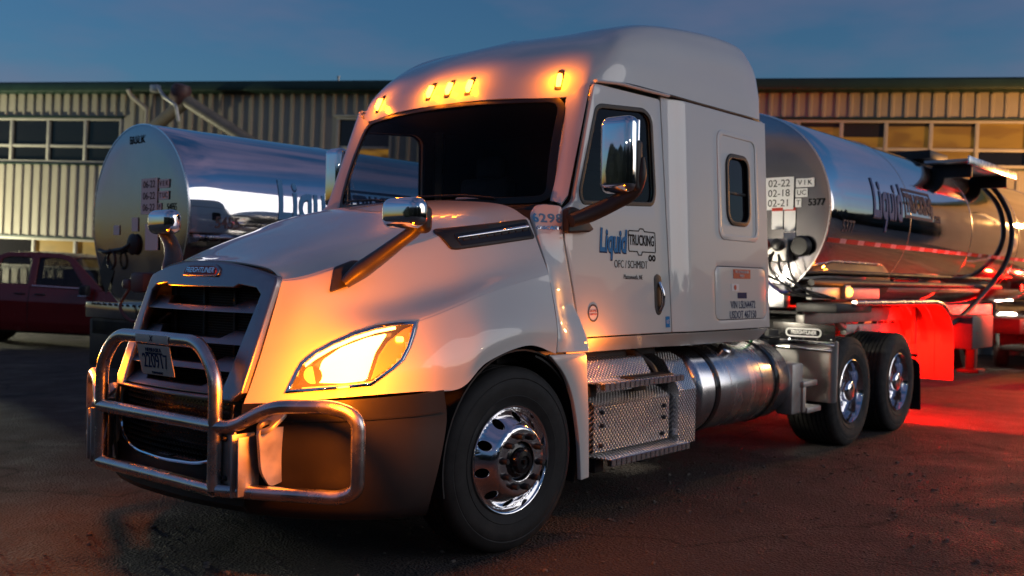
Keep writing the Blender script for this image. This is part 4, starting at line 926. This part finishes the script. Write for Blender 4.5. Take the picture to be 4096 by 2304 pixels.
    qf = node('quarter_fender', TR)
    def qmap(y, z, w, s=s):
        e = max(0, (y-1.19)/.06); return (4.44+w*-1+.05*e*e-.10*max(0, z-.93), s*y, z)
    plate('fender_panel', [rnd([(.70,.46),(1.245,.455),(1.25,1.01),(.68,.955)], .02)], qmap, .008, 'stainless', qf, .002, (.02, .05), 60)
    q = NB(); tube(q, [(4.425, s*.685, .938), (4.425, s*1.215, .922)], .016, 10); obj('fender_roll', q, 'chrome', qf)
    plate('fender_flap', [[(.665,1.0),(1.25,.995),(1.245,1.150),(.66,1.165)]], lambda y, z, w, s=s: (4.41-w, s*y, z), .010, 'plastic_gloss', qf, .002)
    plate('flap_trim', [[(.665,.975),(1.25,.965),(1.25,1.0),(.665,1.01)]], lambda y, z, w, s=s: (4.398-w, s*y, z), .008, 'chrome', qf, .002)
    q = NB(); lathe(q, [(.008, 0), (.006, .008), (0, .01)], (0, 0, 0), (-1, 0, 0), 8); me = None
    for k in range(5):
        if me is None: o = obj('flap_bolt', q, 'chrome', qf); me = o.data
        else: o = link('flap_bolt', me, None, qf, 0)
        o.location = (4.402, s*(.70+.13*k), 1.018)
    ov = rr(.785, 1.035, 1.125, 1.115, .039)
    plate('flap_oval', [ov, grow(ov, -.013)], lambda y, z, w, s=s: (4.403-w, s*y, z), .004, 'sticker_white', qf)
    lettering('flap_lettering', 'FREIGHTLINER', .046, lambda a, b, w, s=s: (4.403-w, s*.955-a, 1.075+b), 'sticker_white', qf, .004, .15, .0012, squeeze=.80)
    mf = node('mudflap', TR)
    plate('flap_sheet', [rnd([(.755,.165),(1.205,.165),(1.195,.66),(1.15,.72),(.755,.74)], .01)], lambda y, z, w, s=s: (6.985+w+.02*math.sin(z*5), s*y, z), .010, 'rubber', mf, 0, (.15, .08))
    q = NB(); tube(q, [(6.98, s*.45, .76), (6.98, s*1.17, .76)], .018, 8); obj('flap_hanger', q, 'frame_black', mf)
    tlm = node('tail_lamp', TR)
    q = NB(); box(q, (6.965, s*.70, .82), (.05, .62, .13), .015); obj('lamp_box', q, 'frame_black', tlm)
    for yy in (.50, .66, .90):
        q = NB(); lathe(q, [(.05, 0), (.05, .02), (.03, .032), (0, .034)], (6.99, s*yy, .82), (1, 0, 0), 18); obj('lamp_lens', q, 'red_lamp', tlm)
    for yy in (.50, .92): light('tail_light', 'SPOT', (7.05, s*yy, .82), 420, (1.0, .003, .001), tlm, .03, (12.0, s*(yy+.8), .1), R(165), .25)
ct = node('centre_tail_lamp', TR)
q = NB(); box(q, (6.965, 0, .90), (.05, .30, .10), .012); obj('lamp_box', q, 'frame_black', ct)
q = NB(); box(q, (6.995, 0, .90), (.012, .24, .06), .004); obj('lamp_lens', q, 'red_lamp', ct)
light('tail_light', 'POINT', (7.08, 0, 1.02), 75, (1.0, .012, .002), ct, .04)
# work lamp on the back of the sleeper, lighting the catwalk and the trailer nose
wk = node('work_lamp', TR)
q = NB(); box(q, (3.235, -.30, 1.42), (.06, .16, .12), .015); obj('lamp_housing', q, 'plastic_black', wk)
q = NB(); box(q, (3.268, -.30, 1.42), (.01, .13, .09), .003); obj('lamp_lens', q, 'work_glow', wk)
light('work_light', 'POINT', (3.42, -.30, 1.40), 40, (1.0, .90, .72), wk, .05)
for nm, m, pts in (('air_line', 'cable_red', [(3.22, .05, 1.75), (3.7, .0, 1.35), (4.1, -.40, 1.55), (4.40, -.60, 1.86)]), ('air_line', 'cable_blue', [(3.22, -.25, 1.70), (3.6, -.80, 1.62), (4.1, -.85, 1.45), (4.7, -.72, 1.46)]), ('power_cable', 'cable_black', [(3.22, -.1, 1.8), (3.9, -.25, 1.38), (4.1, -.50, 1.50), (4.38, -.70, 1.84)]), ('ground_wire', 'cable_green', [(3.30, -.85, 1.20), (3.36, -.95, 1.10), (3.40, -.93, 1.02)])):
    q = NB(); tube(q, cmr(pts, 30), .013, 8); obj(nm, q, m, TR, 60)

# ================================================================== TANK TRAILERS
def barrel_map(R0, zc, s, d=0.):
    """u along the tank, v = arc length above the axis, w outward; s=-1 driver side"""
    return lambda u, v, w: (u, s*(R0+w+d)*math.cos(v/R0), zc+(R0+w+d)*math.sin(v/R0))
def head_map(x, d=0.): return lambda a, b, w: (x-d-w, -a, b)
def tank(root, R0, zc, Ln, dish=.05):
    q = NB(); pr = [(R0-.004, .0), (R0, .012)]+[(R0, .4+k*(Ln-.8)/10) for k in range(11)]+[(R0, Ln-.012), (R0-.06, Ln+.10), (R0*.6, Ln+.22), (0, Ln+.26)]
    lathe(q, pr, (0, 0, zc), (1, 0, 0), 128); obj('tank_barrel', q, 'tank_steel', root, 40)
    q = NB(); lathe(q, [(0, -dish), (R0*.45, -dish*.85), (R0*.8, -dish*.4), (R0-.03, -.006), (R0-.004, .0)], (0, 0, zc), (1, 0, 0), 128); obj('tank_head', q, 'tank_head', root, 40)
    for x in (.006, 2.1, 4.3, 6.5, 8.7):
        if x > Ln: continue
        q = NB(); lathe(q, [(R0-.01, -.012), (R0+.004, -.010), (R0+.004, .010), (R0-.01, .012)], (x, 0, zc), (1, 0, 0), 96); obj('tank_band', q, 'brushed_alu', root, 40)
def placard(root, x, lines, y0, z0, sz, dz, d):
    """test-date stickers: rows of dark characters on white slips"""
    for k, (a, b) in enumerate(lines):
        z = z0-k*dz; w = sz*3.05
        pl = plate('date_slip', [[(-w/2, -sz*.62), (w/2, -sz*.62), (w/2, sz*.62), (-w/2, sz*.62)]], lambda p, q_, t, z=z: (x(y0, z)-d-t, y0-p, z+q_), .003, 'sticker_white', root)
        lettering('slip_lettering', a, sz, lambda p, q_, t, z=z: (x(y0, z)-d-.003-t, y0-p, z+q_), 'ink_black', pl, .002, squeeze=1.0)
        if b:
            n = len(b.replace(' ', '')); w2 = sz*.62*n; y1 = y0-w/2-w2/2-.012
            pl = plate('code_slip', [[(-w2/2, -sz*.42), (w2/2, -sz*.42), (w2/2, sz*.42), (-w2/2, sz*.42)]], lambda p, q_, t, z=z: (x(y1, z)-d-t, y1-p, z+q_), .003, 'sticker_white', root)
            lettering('slip_lettering', b, sz*.7, lambda p, q_, t, z=z: (x(y1, z)-d-.003-t, y1-p, z+q_), 'ink_black', pl, .002)
def dished(R0, zc, dish): return lambda y, z: float(np.interp(math.hypot(y, z-zc), [0, R0*.45, R0*.8, R0-.03, R0], [-dish, -dish*.85, -dish*.4, -.006, 0]))
def side_logo(root, R0, zc, x0, v0, sz, m, number, xnum, vnum):
    F = barrel_map(R0, zc, -1, .003)
    lettering('company_script_shadow', 'Liquid', sz, lambda a, b, w: F(x0+a, v0+b-.01, w), 'ink_navy', root, .003, .18, .020*sz/.7, 'LEFT', (.1, .05), .62)
    lettering('company_script', 'Liquid', sz, lambda a, b, w: F(x0+a, v0+b, w+.003), m, root, .003, .18, .013, 'LEFT', (.1, .05), .62)
    lettering('company_word', 'TRUCKING', sz*.5, lambda a, b, w: F(x0+sz*1.75+a, v0+b+.02, w), 'ink_navy', root, .003, 0, .012, 'LEFT', (.15, .05), .62)
    bx = [(x0+sz*1.66, v0-.17*sz/.7), (x0+sz*1.66, v0+.24*sz/.7), (x0+sz*3.25, v0+.24*sz/.7), (x0+sz*3.25, v0-.17*sz/.7)]
    plate('logo_outline', [bx, grow(bx, -.03)], F, .003, 'ink_navy', root, 0, (.15, .05))
    lettering('company_suffix', '.COM', sz*.2, lambda a, b, w: F(x0+sz*3.35+a, v0+b-.1, w), 'ink_navy', root, .003, 0, .002, 'LEFT', (.1, .05), .8)
    lettering('tank_number', number, .16, lambda a, b, w: F(xnum+a, vnum+b, w), 'ink_grey', root, .003, 0, .002, 'LEFT', (.1, .05), .9)
def red_white_band(root, R0, zc, v, x0, x1, step):
    F = barrel_map(R0, zc, -1, .003); k = 0; x = x0
    while x < x1:
        w = step*(.34 if k % 2 else .66)
        plate('tape_and_mirrored_band', [[(x, v-.022), (x+w-.004, v-.022), (x+w-.004, v+.022), (x, v+.022)]], F, .003, 'band_white' if k % 2 else 'band_red', root, 0, (0, .03)); x += w; k += 1

# ---------------------------------------------------------------- coupled trailer behind the semi truck
TA = thing('tank_trailer', 'polished steel tank trailer numbered 5377 coupled behind the white semi truck', 'trailer', (4.55, -.20, 0), (0, 0, R(-1.1)), 'polished tank trailers')
RA, ZA = .93, 2.22
tank(TA, RA, ZA, 12.0)
DX = dished(RA, ZA, .05)
placard(TA, DX, [('02-22', 'V I K'), ('02-18', 'UC'), ('02-21', 'T')], -.45, 2.445, .095, .092, .008)
for k, (y, z, w, h) in enumerate(((-.44, 2.12, .11, .20), (-.56, 2.11, .11, .22), (-.56, 1.95, .12, .08))):
    pl = plate('notice', [[(-w/2, -h/2), (w/2, -h/2), (w/2, h/2), (-w/2, h/2)]], lambda p, q_, t, y=y, z=z: (DX(y, z)-.010-t, y-p, z+q_), .003, 'sticker_white', TA)
    if k < 2: plate('notice_header', [[(-w/2, h/2-.03), (w/2, h/2-.03), (w/2, h/2), (-w/2, h/2)]], lambda p, q_, t, y=y, z=z: (DX(y, z)-.013-t, y-p, z+q_), .002, 'ink_red', pl)
lettering('trailer_number', '5377', .088, lambda p, q_, t: (DX(-.80, 2.26)-.008-t, -.805-p, 2.262+q_), 'ink_black', TA, .003, 0, .002, squeeze=.9)
side_logo(TA, RA, ZA, 1.02, .15, .55, 'ink_blue_darkened', '5377', .30, -.16)
red_white_band(TA, RA, ZA, -.30, .05, 9.2, .44)  # mirrored red band with white squares, its reflection painted onto the barrel
gh = node('gladhand_box', TA); gh.location = (0, -.40, .12)
q = NB(); box(q, (-.12, .0, 1.70), (.16, .42, .22), .03); obj('box_body', q, 'steel_dull', gh)
for y, m in ((-.14, 'cable_black'), (.0, 'cable_red'), (.14, 'cable_blue')):
    q = NB(); lathe(q, [(.05, 0), (.06, .03), (.05, .08), (.02, .10), (0, .10)], (-.20, y, 1.74), (-1, 0, .2), 16); obj('gladhand', q, m, gh)
q = NB(); lathe(q, [(.09, 0), (.10, .04), (.08, .09), (0, .10)], (-.06, -.30, 1.74), (-1, 0, 0), 18); obj('electric_socket', q, 'frame_black', gh)
for k in range(5):
    q = NB(); y = -.22+.09*k; tube(q, cmr([(-.2, y, 1.66), (-.24, y-.05, 1.50), (-.16, y-.12-.03*k, 1.36+.04*(k % 2)), (-.10, y-.30, 1.30), (.1, -.55, 1.27)], 24), .011, 7); obj('hose', q, 'cable_black', gh)
for s in (-1, 1):
    q = NB(); box(q, (3.6, s*.48, 1.20), (6.4, .09, .16), .01); obj('frame_rail', q, 'steel_dull', TA)
    q = NB(); tube(q, [(.05, s*.74, 1.53), (6.3, s*.74, 1.53)], .035, 10); obj('side_rail', q, 'frame_black', TA)
q = NB(); box(q, (1.10, 0, 1.24), (1.6, 1.0, .03), .004); obj('upper_coupler', q, 'frame_black', TA)
q = NB(); box(q, (-.04, -.30, 1.40), (.12, .50, .22), .01); obj('nose_panel', q, 'brushed_alu', TA)
q = NB(); box(q, (.95, -.70, 1.43), (1.7, .06, .12), .01); obj('light_channel', q, 'steel_dull', TA)
for y, z, x in ((-.76, 1.445, .82),):
    ml = node('marker_lamp', TA)
    q = NB(); box(q, (x, y, z), (.13, .05, .13), .01); obj('lamp_base', q, 'steel_dull', ml)
    q = NB(); lathe(q, [(.045, 0), (.045, .015), (.03, .03), (0, .034)], (x, y-.025, z), (-.35, -.94, 0), 18); obj('lamp_lens', q, 'amber_core', ml)
    light('marker_light', 'POINT', (x-.05, y-.12, z), 1.5, (1.0, .25, .02), ml, .02)
# landing gear truss seen over the drive tyres
lg_ = node('subframe', TA); lg_.location.x = .67
for s in (-1, 1):
    q = NB()
    for a, b, t in (((.9, 1.26), (2.3, 1.26), .11), ((.95, 1.04), (2.5, 1.02), .12), ((2.3, 1.25), (2.75, .85), .07), ((1.3, 1.06), (.75, .72), .07), ((.55, 1.22), (.95, 1.05), .05)):
        d = Vector((b[0]-a[0], 0, b[1]-a[1])); m_ = Vector(((a[0]+b[0])/2, s*.42, (a[1]+b[1])/2))
        box(q, m_, (d.length, .07, t), .008, rot=Matrix.Rotation(-math.atan2(d.z, d.x), 4, 'Y'))
    for x in (.95, 1.45, 1.85, 2.2): box(q, (x, s*.42, 1.15), (.05, .06, .2), .005)
    obj('truss', q, 'steel_dull', lg_)
q = NB(); box(q, (1.6, 0, 1.05), (1.5, .5, .10), .01); obj('cross_plate', q, 'steel_dull', lg_)
# full-width fenders with a long ledge over the drive wheels
for s in (-1, 1):
    fd = node('splash_fender', TA); fd.location = (.58, .20 if s > 0 else .17, 0)
    path = [(.30, 1.335), (2.15, 1.335), (2.38, 1.30), (2.58, 1.21), (2.72, 1.07), (2.78, .90), (2.79, .43)]
    P = cmr([(x, 0, z) for x, z in path], 44)
    for k in range(3):                                                     # three overlapping sheets
        y0, y1 = .55+.215*k, .55+.215*(k+1)-.004
        G = np.array([[(x+.004*k, s*y0+.2, z+.002*k), (x+.004*k, s*y1+.2 if s > 0 else s*y1+.2, z+.002*k)] for x, _, z in P]); G[..., 1] -= .2 if 1 else 0
        shell(obj('fender_sheet', grid_bm(G), 'fender_steel', fd, 60), .006, 0)
    q = NB(); tube(q, [(-.25, s*1.0, 1.345), (2.15, s*1.185, 1.345), (2.40, s*1.19, 1.30)] if 0 else [(-.20, s*1.19, 1.345), (2.15, s*1.19, 1.345), (2.40, s*1.19, 1.305), (2.62, s*1.19, 1.20)], .028, 10, .1); obj('fender_edge', q, 'brushed_alu', fd)
    q = NB(); box(q, (-.15, s*.98, 1.30), (.85, .40, .09), .02); obj('fender_nose', q, 'frame_black', fd)
    q = NB(); box(q, (2.45, s*.85, 1.10), (.05, .05, .5), .008); obj('fender_stay', q, 'frame_black', fd)
q = NB(); tube(q, cmr([(6.05, -.45, ZA+.86), (6.0, -.72, ZA+.66), (5.95, -.93, ZA+.30), (5.9, -.985, ZA-.05), (5.75, -.93, ZA-.42), (5.4, -.78, ZA-.78), (4.6, -.74, 1.14), (3.9, -.75, 1.02)], 60), .034, 12); obj('drain_hose', q, 'cable_black', TA)
wp = node('walkway', TA)
q = NB(); box(q, (4.75, -.78, ZA+.80), (2.1, .50, .035), .006); obj('walk_deck', q, 'steel_dull', wp)
q = NB(); box(q, (4.75, -1.04, ZA+.80), (2.1, .02, .10), .004); obj('walk_edge', q, 'brushed_alu', wp)
q = NB(); box(q, (4.45, -.25, ZA+.95), (.7, .45, .11), .02); obj('valve_box', q, 'plastic_black', wp)
for x in (3.95, 5.5):
    q = NB(); box(q, (x, -.78, ZA+.70), (.05, .46, .16), .01); obj('walk_support', q, 'frame_black', wp)
q = NB(); box(q, (4.9, -.75, .95), (.9, .35, .42), .02); obj('tool_box', q, 'fender_steel', TA)
for s in (-1, 1):
    q = NB(); box(q, (5.5, s*.62, .78), (.12, .12, .75), .01); box(q, (5.5, s*.62, .40), (.3, .28, .05), .01); obj('landing_leg', q, 'frame_black', TA)
for x in (9.4, 10.7):
    for s in (-1, 1):
        q = NB(); lathe(q, [(.28, 0), (.40, -.015), (.49, 0), (.51, .03), (.51, .26), (.49, .29), (.28, .29)], (x, s*1.2, .513), (0, -s, 0), 48, True); obj('trailer_tyre', q, 'rubber', TA)
        q = NB(); lathe(q, [(.285, .01), (.27, .04), (.20, .10), (0, .10)], (x, s*1.2, .513), (0, -s, 0), 40); obj('trailer_rim', q, 'rim_metal', TA)
q = NB(); box(q, (10.0, 0, .9), (2.6, .9, .25), .02); obj('bogie_frame', q, 'frame_black', TA)
for x, mm in ((7.3, 'red_lamp'), (9.0, 'red_lamp')):
    sl_ = node('side_lamp', TA)
    q = NB(); box(q, (x, -.775, 1.53), (.12, .03, .10), .008); obj('lamp_base', q, 'frame_black', sl_)
    q = NB(); lathe(q, [(.04, 0), (.04, .015), (0, .028)], (x, -.79, 1.53), (0, -1, 0), 14); obj('lamp_lens', q, mm, sl_)
    light('side_light', 'POINT', (x, -1.05, 1.35), 6 if mm[0] == 'a' else 130, (1.0, .25, .01) if mm[0] == 'a' else (1.0, .003, .001), sl_, .04)

# ---------------------------------------------------------------- second trailer, parked to the left
TC = thing('tank_trailer', 'polished steel tank trailer numbered 5455 parked left behind the semi truck', 'trailer', (1.13, 4.69, 0), (0, 0, R(-1.5)), 'polished tank trailers')
RC, ZC = .94, 2.055
tank(TC, RC, ZC, 11.5, .035)
DC = dished(RC, ZC, .035)
lettering('bulk_lettering', 'BULK', .115, lambda p, q_, t: (DC(.05, 2.83)-.006-t, .02-p, 2.835+q_), 'ink_black', TC, .003, 0, .0005, spacing=1.1)
placard(TC, DC, [('06-22', 'V E K'), ('06-22', 'T UC'), ('06-22', 'P')], -.27, 2.37, .10, .115, .006)
lettering('trailer_number', '5455', .10, lambda p, q_, t: (DC(-.66, 2.12)-.006-t, -.66-p, 2.135+q_), 'ink_black', TC, .003, 0, .0, squeeze=.8)
for y, z, w, h in ((.37, 1.93, .12, .10), (-.01, 1.98, .12, .14), (-.33, 1.85, .24, .26)):
    plate('notice', [[(-w/2, -h/2), (w/2, -h/2), (w/2, h/2), (-w/2, h/2)]], lambda p, q_, t, y=y, z=z: (DC(y, z)-.008-t, y-p, z+q_), .003, 'sticker_white', TC)
plate('hazard_diamond', [[(0, -.24), (.16, 0), (0, .20), (-.16, 0)]], lambda p, q_, t: (DC(.60, 1.48)-.010-t, .60-p, 1.50+q_), .004, 'frame_black', TC)
side_logo(TC, RC, ZC, 1.0, .21, .60, 'ink_lightblue', '5455', .28, -.06)
red_white_band(TC, RC, ZC, -.62, .02, 5.5, .80)
q = NB(); tube(q, cmr([(-.07, .66, 1.72), (-.10, .45, 1.70), (-.08, .30, 1.72), (-.10, .12, 1.73), (-.08, .0, 1.78)], 20), .022, 8); lathe(q, [(.10, 0), (.11, .03), (.06, .06), (0, .06)], (-.03, .0, 1.78), (-1, 0, 0), 18)
tube(q, [(-.09+.0*math.cos(a), .36+.08*math.cos(a), 1.62+.09*math.sin(a)) for a in np.linspace(0, 2*PI, 16, endpoint=False)], .014, 8, closed=True); obj('pipe_fitting', q, 'frame_black', TC)
q = NB(); box(q, (-.10, -.30, 1.40), (.16, .26, .20), .04); box(q, (-.14, -.10, 1.38), (.10, .14, .10), .03)
tube(q, cmr([(-.15, -.15, 1.36), (-.22, -.08, 1.15), (-.18, -.30, 1.02), (-.10, -.45, 1.22)], 20), .016, 8); obj('valve_block', q, 'duct_brown', TC)
q = NB(); box(q, (-.07, 0, 1.10), (.12, 1.66, .16), .01); obj('nose_apron', q, 'tank_head', TC)
q = NB(); box(q, (-.05, 0, .76), (.10, 1.60, .50), .02); obj('nose_guard', q, 'frame_black', TC)
q = NB(); lathe(q, [(.012, 0), (.012, .012), (0, .016)], (0, 0, 0), (-1, 0, 0), 8); me = None
for k in range(12):
    if me is None: o = obj('apron_bolt', q, 'frame_black', TC); me = o.data
    else: o = link('apron_bolt', me, None, TC, 0)
    o.location = (-.132, -.66+.12*k, 1.165)
q = NB(); box(q, (1.0, 0, .93), (2.2, 1.5, .20), .02); obj('coupler_box', q, 'frame_black', TC)
for s in (-1, 1):
    q = NB(); box(q, (5, s*.5, .95), (9, .1, .2), .01); obj('frame_rail', q, 'frame_black', TC)
    q = NB(); box(q, (2.9, s*.62, .55), (.13, .13, 1.1), .01); box(q, (2.9, s*.62, .03), (.32, .30, .05), .01); obj('landing_leg', q, 'frame_black', TC)
plate('rail_notice', [[(-.09, -.07), (.09, -.07), (.09, .07), (-.09, .07)]], lambda p, q_, t: (.42+p, -.775-t, .99+q_), .003, 'sticker_white', TC)
q = NB(); box(q, (3.0, -.80, 1.0), (5.8, .05, .30), .01); obj('side_skirt', q, 'frame_black', TC)
q = NB(); lathe(q, [(.03, 0), (.03, .02), (0, .03)], (1.0, -.90, 1.62), (0, -1, -.4), 12); obj('side_lamp', q, 'amber_core', TC)
for x in (8.6, 9.9):
    for s in (-1, 1):
        q = NB(); lathe(q, [(.28, 0), (.40, -.015), (.49, 0), (.51, .03), (.51, .26), (.49, .29), (.28, .29)], (x, s*1.2, .513), (0, -s, 0), 40, True); obj('trailer_tyre', q, 'rubber', TC)
q = NB(); box(q, (9.25, 0, .9), (2.4, .9, .25), .02); obj('bogie_frame', q, 'frame_black', TC)

# ================================================================== RED PICKUP (x forward along the truck, y to its left/away)
PK = thing('pickup_truck', 'dark red crew cab pickup parked at left in front of the workshop', 'pickup truck', (4.45, 16.6, -.02), (R(0), R(1.6), math.atan2(-.80, .60)))
def pk_side(z):                                            # half width by height
    return float(np.interp(z, [.35, .55, .95, 1.10, 1.90], [.93, .99, 1.0, .97, .74]))
def pmap(s, d=0.): return lambda x, z, w: Vector((x, s*(pk_side(z)+w+d), z))
W1, W2 = 0.0, 3.75                                         # rear and front axles
def archpts(xc, r0=.50): return [(xc+r0*math.cos(a), .42+r0*math.sin(a)) for a in np.linspace(PI, 0, 14)]
BODY = [(-1.05,.52),(-.50,.42)]+archpts(W1)[1:-1]+[(.50,.38),(3.25,.38)]+archpts(W2)[1:-1]+[(4.25,.42),(4.72,.50),(4.75,.95),(4.60,1.12),(3.35,1.20),(2.95,1.22),(.72,1.24),(-1.05,1.22)]
for s in (-1, 1):
    plate('body_side', [BODY], pmap(s), .05, 'pickup_red', PK, .012, (.25, .12), 30)
    CABO = [(.70,1.22),(.86,1.80),(1.05,1.885),(2.10,1.90),(2.35,1.84),(3.05,1.22)]
    RWIN = rnd([(.86,1.28),(.97,1.76),(1.10,1.80),(1.55,1.81),(1.57,1.28)], .05); FWIN = rnd([(1.70,1.28),(1.69,1.81),(2.10,1.81),(2.28,1.76),(2.68,1.27)], .05)
    gh_ = plate('cab_side', [rnd(CABO, .04), RWIN, FWIN], pmap(s), .04, 'pickup_red', PK, .008, (.2, .12), 30)
    for wn_ in (RWIN, FWIN): plate('side_glass', [wn_], pmap(s, -.012), .005, 'glass_dark', gh_, 0, (.2, .12), 30)
    q = NB(); tube(q, [pmap(s, .03)(1.66, 1.262, 0), pmap(s, .03)(2.72, 1.245, 0)], .014, 8); obj('window_chrome', q, 'chrome', PK)
    for x, nm in ((1.62, 'front'), (.78, 'rear'), (2.9, 'front')):
        plate('door_seam', [[(x-.006, .44), (x+.006, .44), (x+.006, 1.24), (x-.006, 1.24)]], pmap(s, .026), .003, 'gasket', PK, 0, (0, .12), 30)
    for x in (1.35, 1.75):
        q = NB(); tube(q, [pmap(s, .03)(x, 1.10, 0), pmap(s, .06)(x+.02, 1.10, 0), pmap(s, .06)(x+.17, 1.10, 0), pmap(s, .03)(x+.19, 1.10, 0)], .014, 8, .02); obj('door_handle', q, 'plastic_black', PK)
    mm = node('door_mirror', PK)
    q = NB(); box(q, (2.78, s*1.13, 1.22), (.16, .20, .20), .04, seg=3); obj('mirror_shell', q, 'plastic_black', mm)
    q = NB(); box(q, (2.78, s*1.13, 1.115), (.17, .21, .02), .008); obj('mirror_trim', q, 'chrome', mm)
    for xw in (W1, W2):
        wnode = node('wheel', PK)
        q = NB(); lathe(q, [(.24, .02), (.30, -.008), (.37, 0), (.405, .04), (.405, .22), (.37, .26), (.24, .24)], (xw, s*.985, .405), (0, -s, 0), 44, True); obj('tyre', q, 'rubber', wnode)
        q = NB(); lathe(q, [(.245, .0), (.235, .02), (.21, .035), (.10, .02), (.05, .0), (0, 0)], (xw, s*.985, .405), (0, -s, 0), 36); obj('rim', q, 'rim_metal', wnode)
        for k in range(5):
            a = 2*PI*k/5; q = NB(); box(q, (xw+.13*math.cos(a), s*(.985-.006), .405+.13*math.sin(a)), (.20, .02, .05), .006, rot=Matrix.Rotation(-a, 4, 'Y')); obj('spoke', q, 'rim_metal', wnode)
    q = NB(); G = np.array([[(W1+.50*math.cos(a), s*y, .42+.50*math.sin(a)) for y in (.98, .6)] for a in np.linspace(0, PI, 16)]); obj('arch_liner', grid_bm(G, q), 'cabin_dark', PK)
    q = NB(); box(q, (4.66, s*.78, .98), (.10, .30, .16), .03); obj('front_lamp', q, 'glass_lamp', PK)
    q = NB(); box(q, (4.60, s*.985, .90), (.16, .03, .05), .01); obj('front_marker', q, 'amber_lamp' if 0 else 'amber_lens', PK)
q = NB(); box(q, (1.7, 0, .40), (5.6, 1.8, .12), .03); obj('underbody', q, 'cabin_dark', PK)
q = NB(); G = np.array([[(x, y*.76, z-.025*abs(y)**3) for y in np.linspace(-1, 1, 9)] for x, z in ((.84, 1.80), (1.05, 1.905), (1.6, 1.935), (2.10, 1.92), (2.36, 1.85))]); shell(obj('roof', grid_bm(G, q), 'pickup_red', PK, 60), .03, -1)
q = NB(); G = np.array([[(x-.10*y*y, y*hw, z) for y in np.linspace(-1, 1, 9)] for x, z, hw in ((2.38, 1.85, .74), (2.75, 1.52, .84), (3.12, 1.21, .93))]); obj('front_glass', grid_bm(G, q), 'glass_dark', PK, 60)
q = NB(); G = np.array([[(x, y*hw, z) for y in np.linspace(-1, 1, 5)] for x, z, hw in ((.84, 1.80, .74), (.72, 1.24, .92))]); obj('rear_glass', grid_bm(G, q), 'glass_dark', PK, 60)
q = NB(); G = np.array([[(x, y*hw, z-.05*y**4) for y in np.linspace(-1, 1, 11)] for x, z, hw in ((3.02, 1.24, .95), (3.6, 1.22, .97), (4.3, 1.17, .96), (4.66, 1.06, .92), (4.76, .80, .92), (4.76, .50, .9))]); obj('bonnet', grid_bm(G, q), 'pickup_red', PK, 50)
q = NB(); box(q, (-.2, 0, .75), (1.7, 1.72, .05), .01); box(q, (-1.04, 0, .90), (.05, 1.86, .62), .02); box(q, (.70, 0, .95), (.04, 1.8, .5), .01); obj('bed', q, 'pickup_red', PK)
q = NB(); box(q, (-1.16, 0, .55), (.16, 1.9, .2), .04); obj('rear_bumper', q, 'chrome', PK)
q = NB(); box(q, (1.55, 0, 1.05), (.3, 1.4, .7), .08, seg=3); box(q, (2.15, .4, 1.15), (.18, .5, .9), .08, seg=3); box(q, (2.15, -.4, 1.15), (.18, .5, .9), .08, seg=3); obj('seats', q, 'cabin_dark', PK)

# a second pickup, dark, nose towards us beyond the coupled trailer
MATS['pickup_red'].name = 'pickup_red'
mat('pickup_dark', (.020, .020, .024), .25, coat=.7, var=(2, .12), rvar=.05)
P2 = copy_tree(PK); P2.location = (20.6, .35, .0); P2.rotation_euler = (0, 0, R(180+14))
tag(P2, 'black pickup with lit front lamps parked at the right edge behind the tank trailer', 'pickup truck')
for ch in P2.children_recursive:
    if ch.type == 'MESH' and ch.data.materials and ch.data.materials[0].name in ('pickup_red', 'glass_lamp'):
        lampy = ch.data.materials[0].name == 'glass_lamp'
        ch.material_slots[0].link = 'OBJECT'; ch.material_slots[0].material = MATS['work_glow' if lampy else 'pickup_dark']
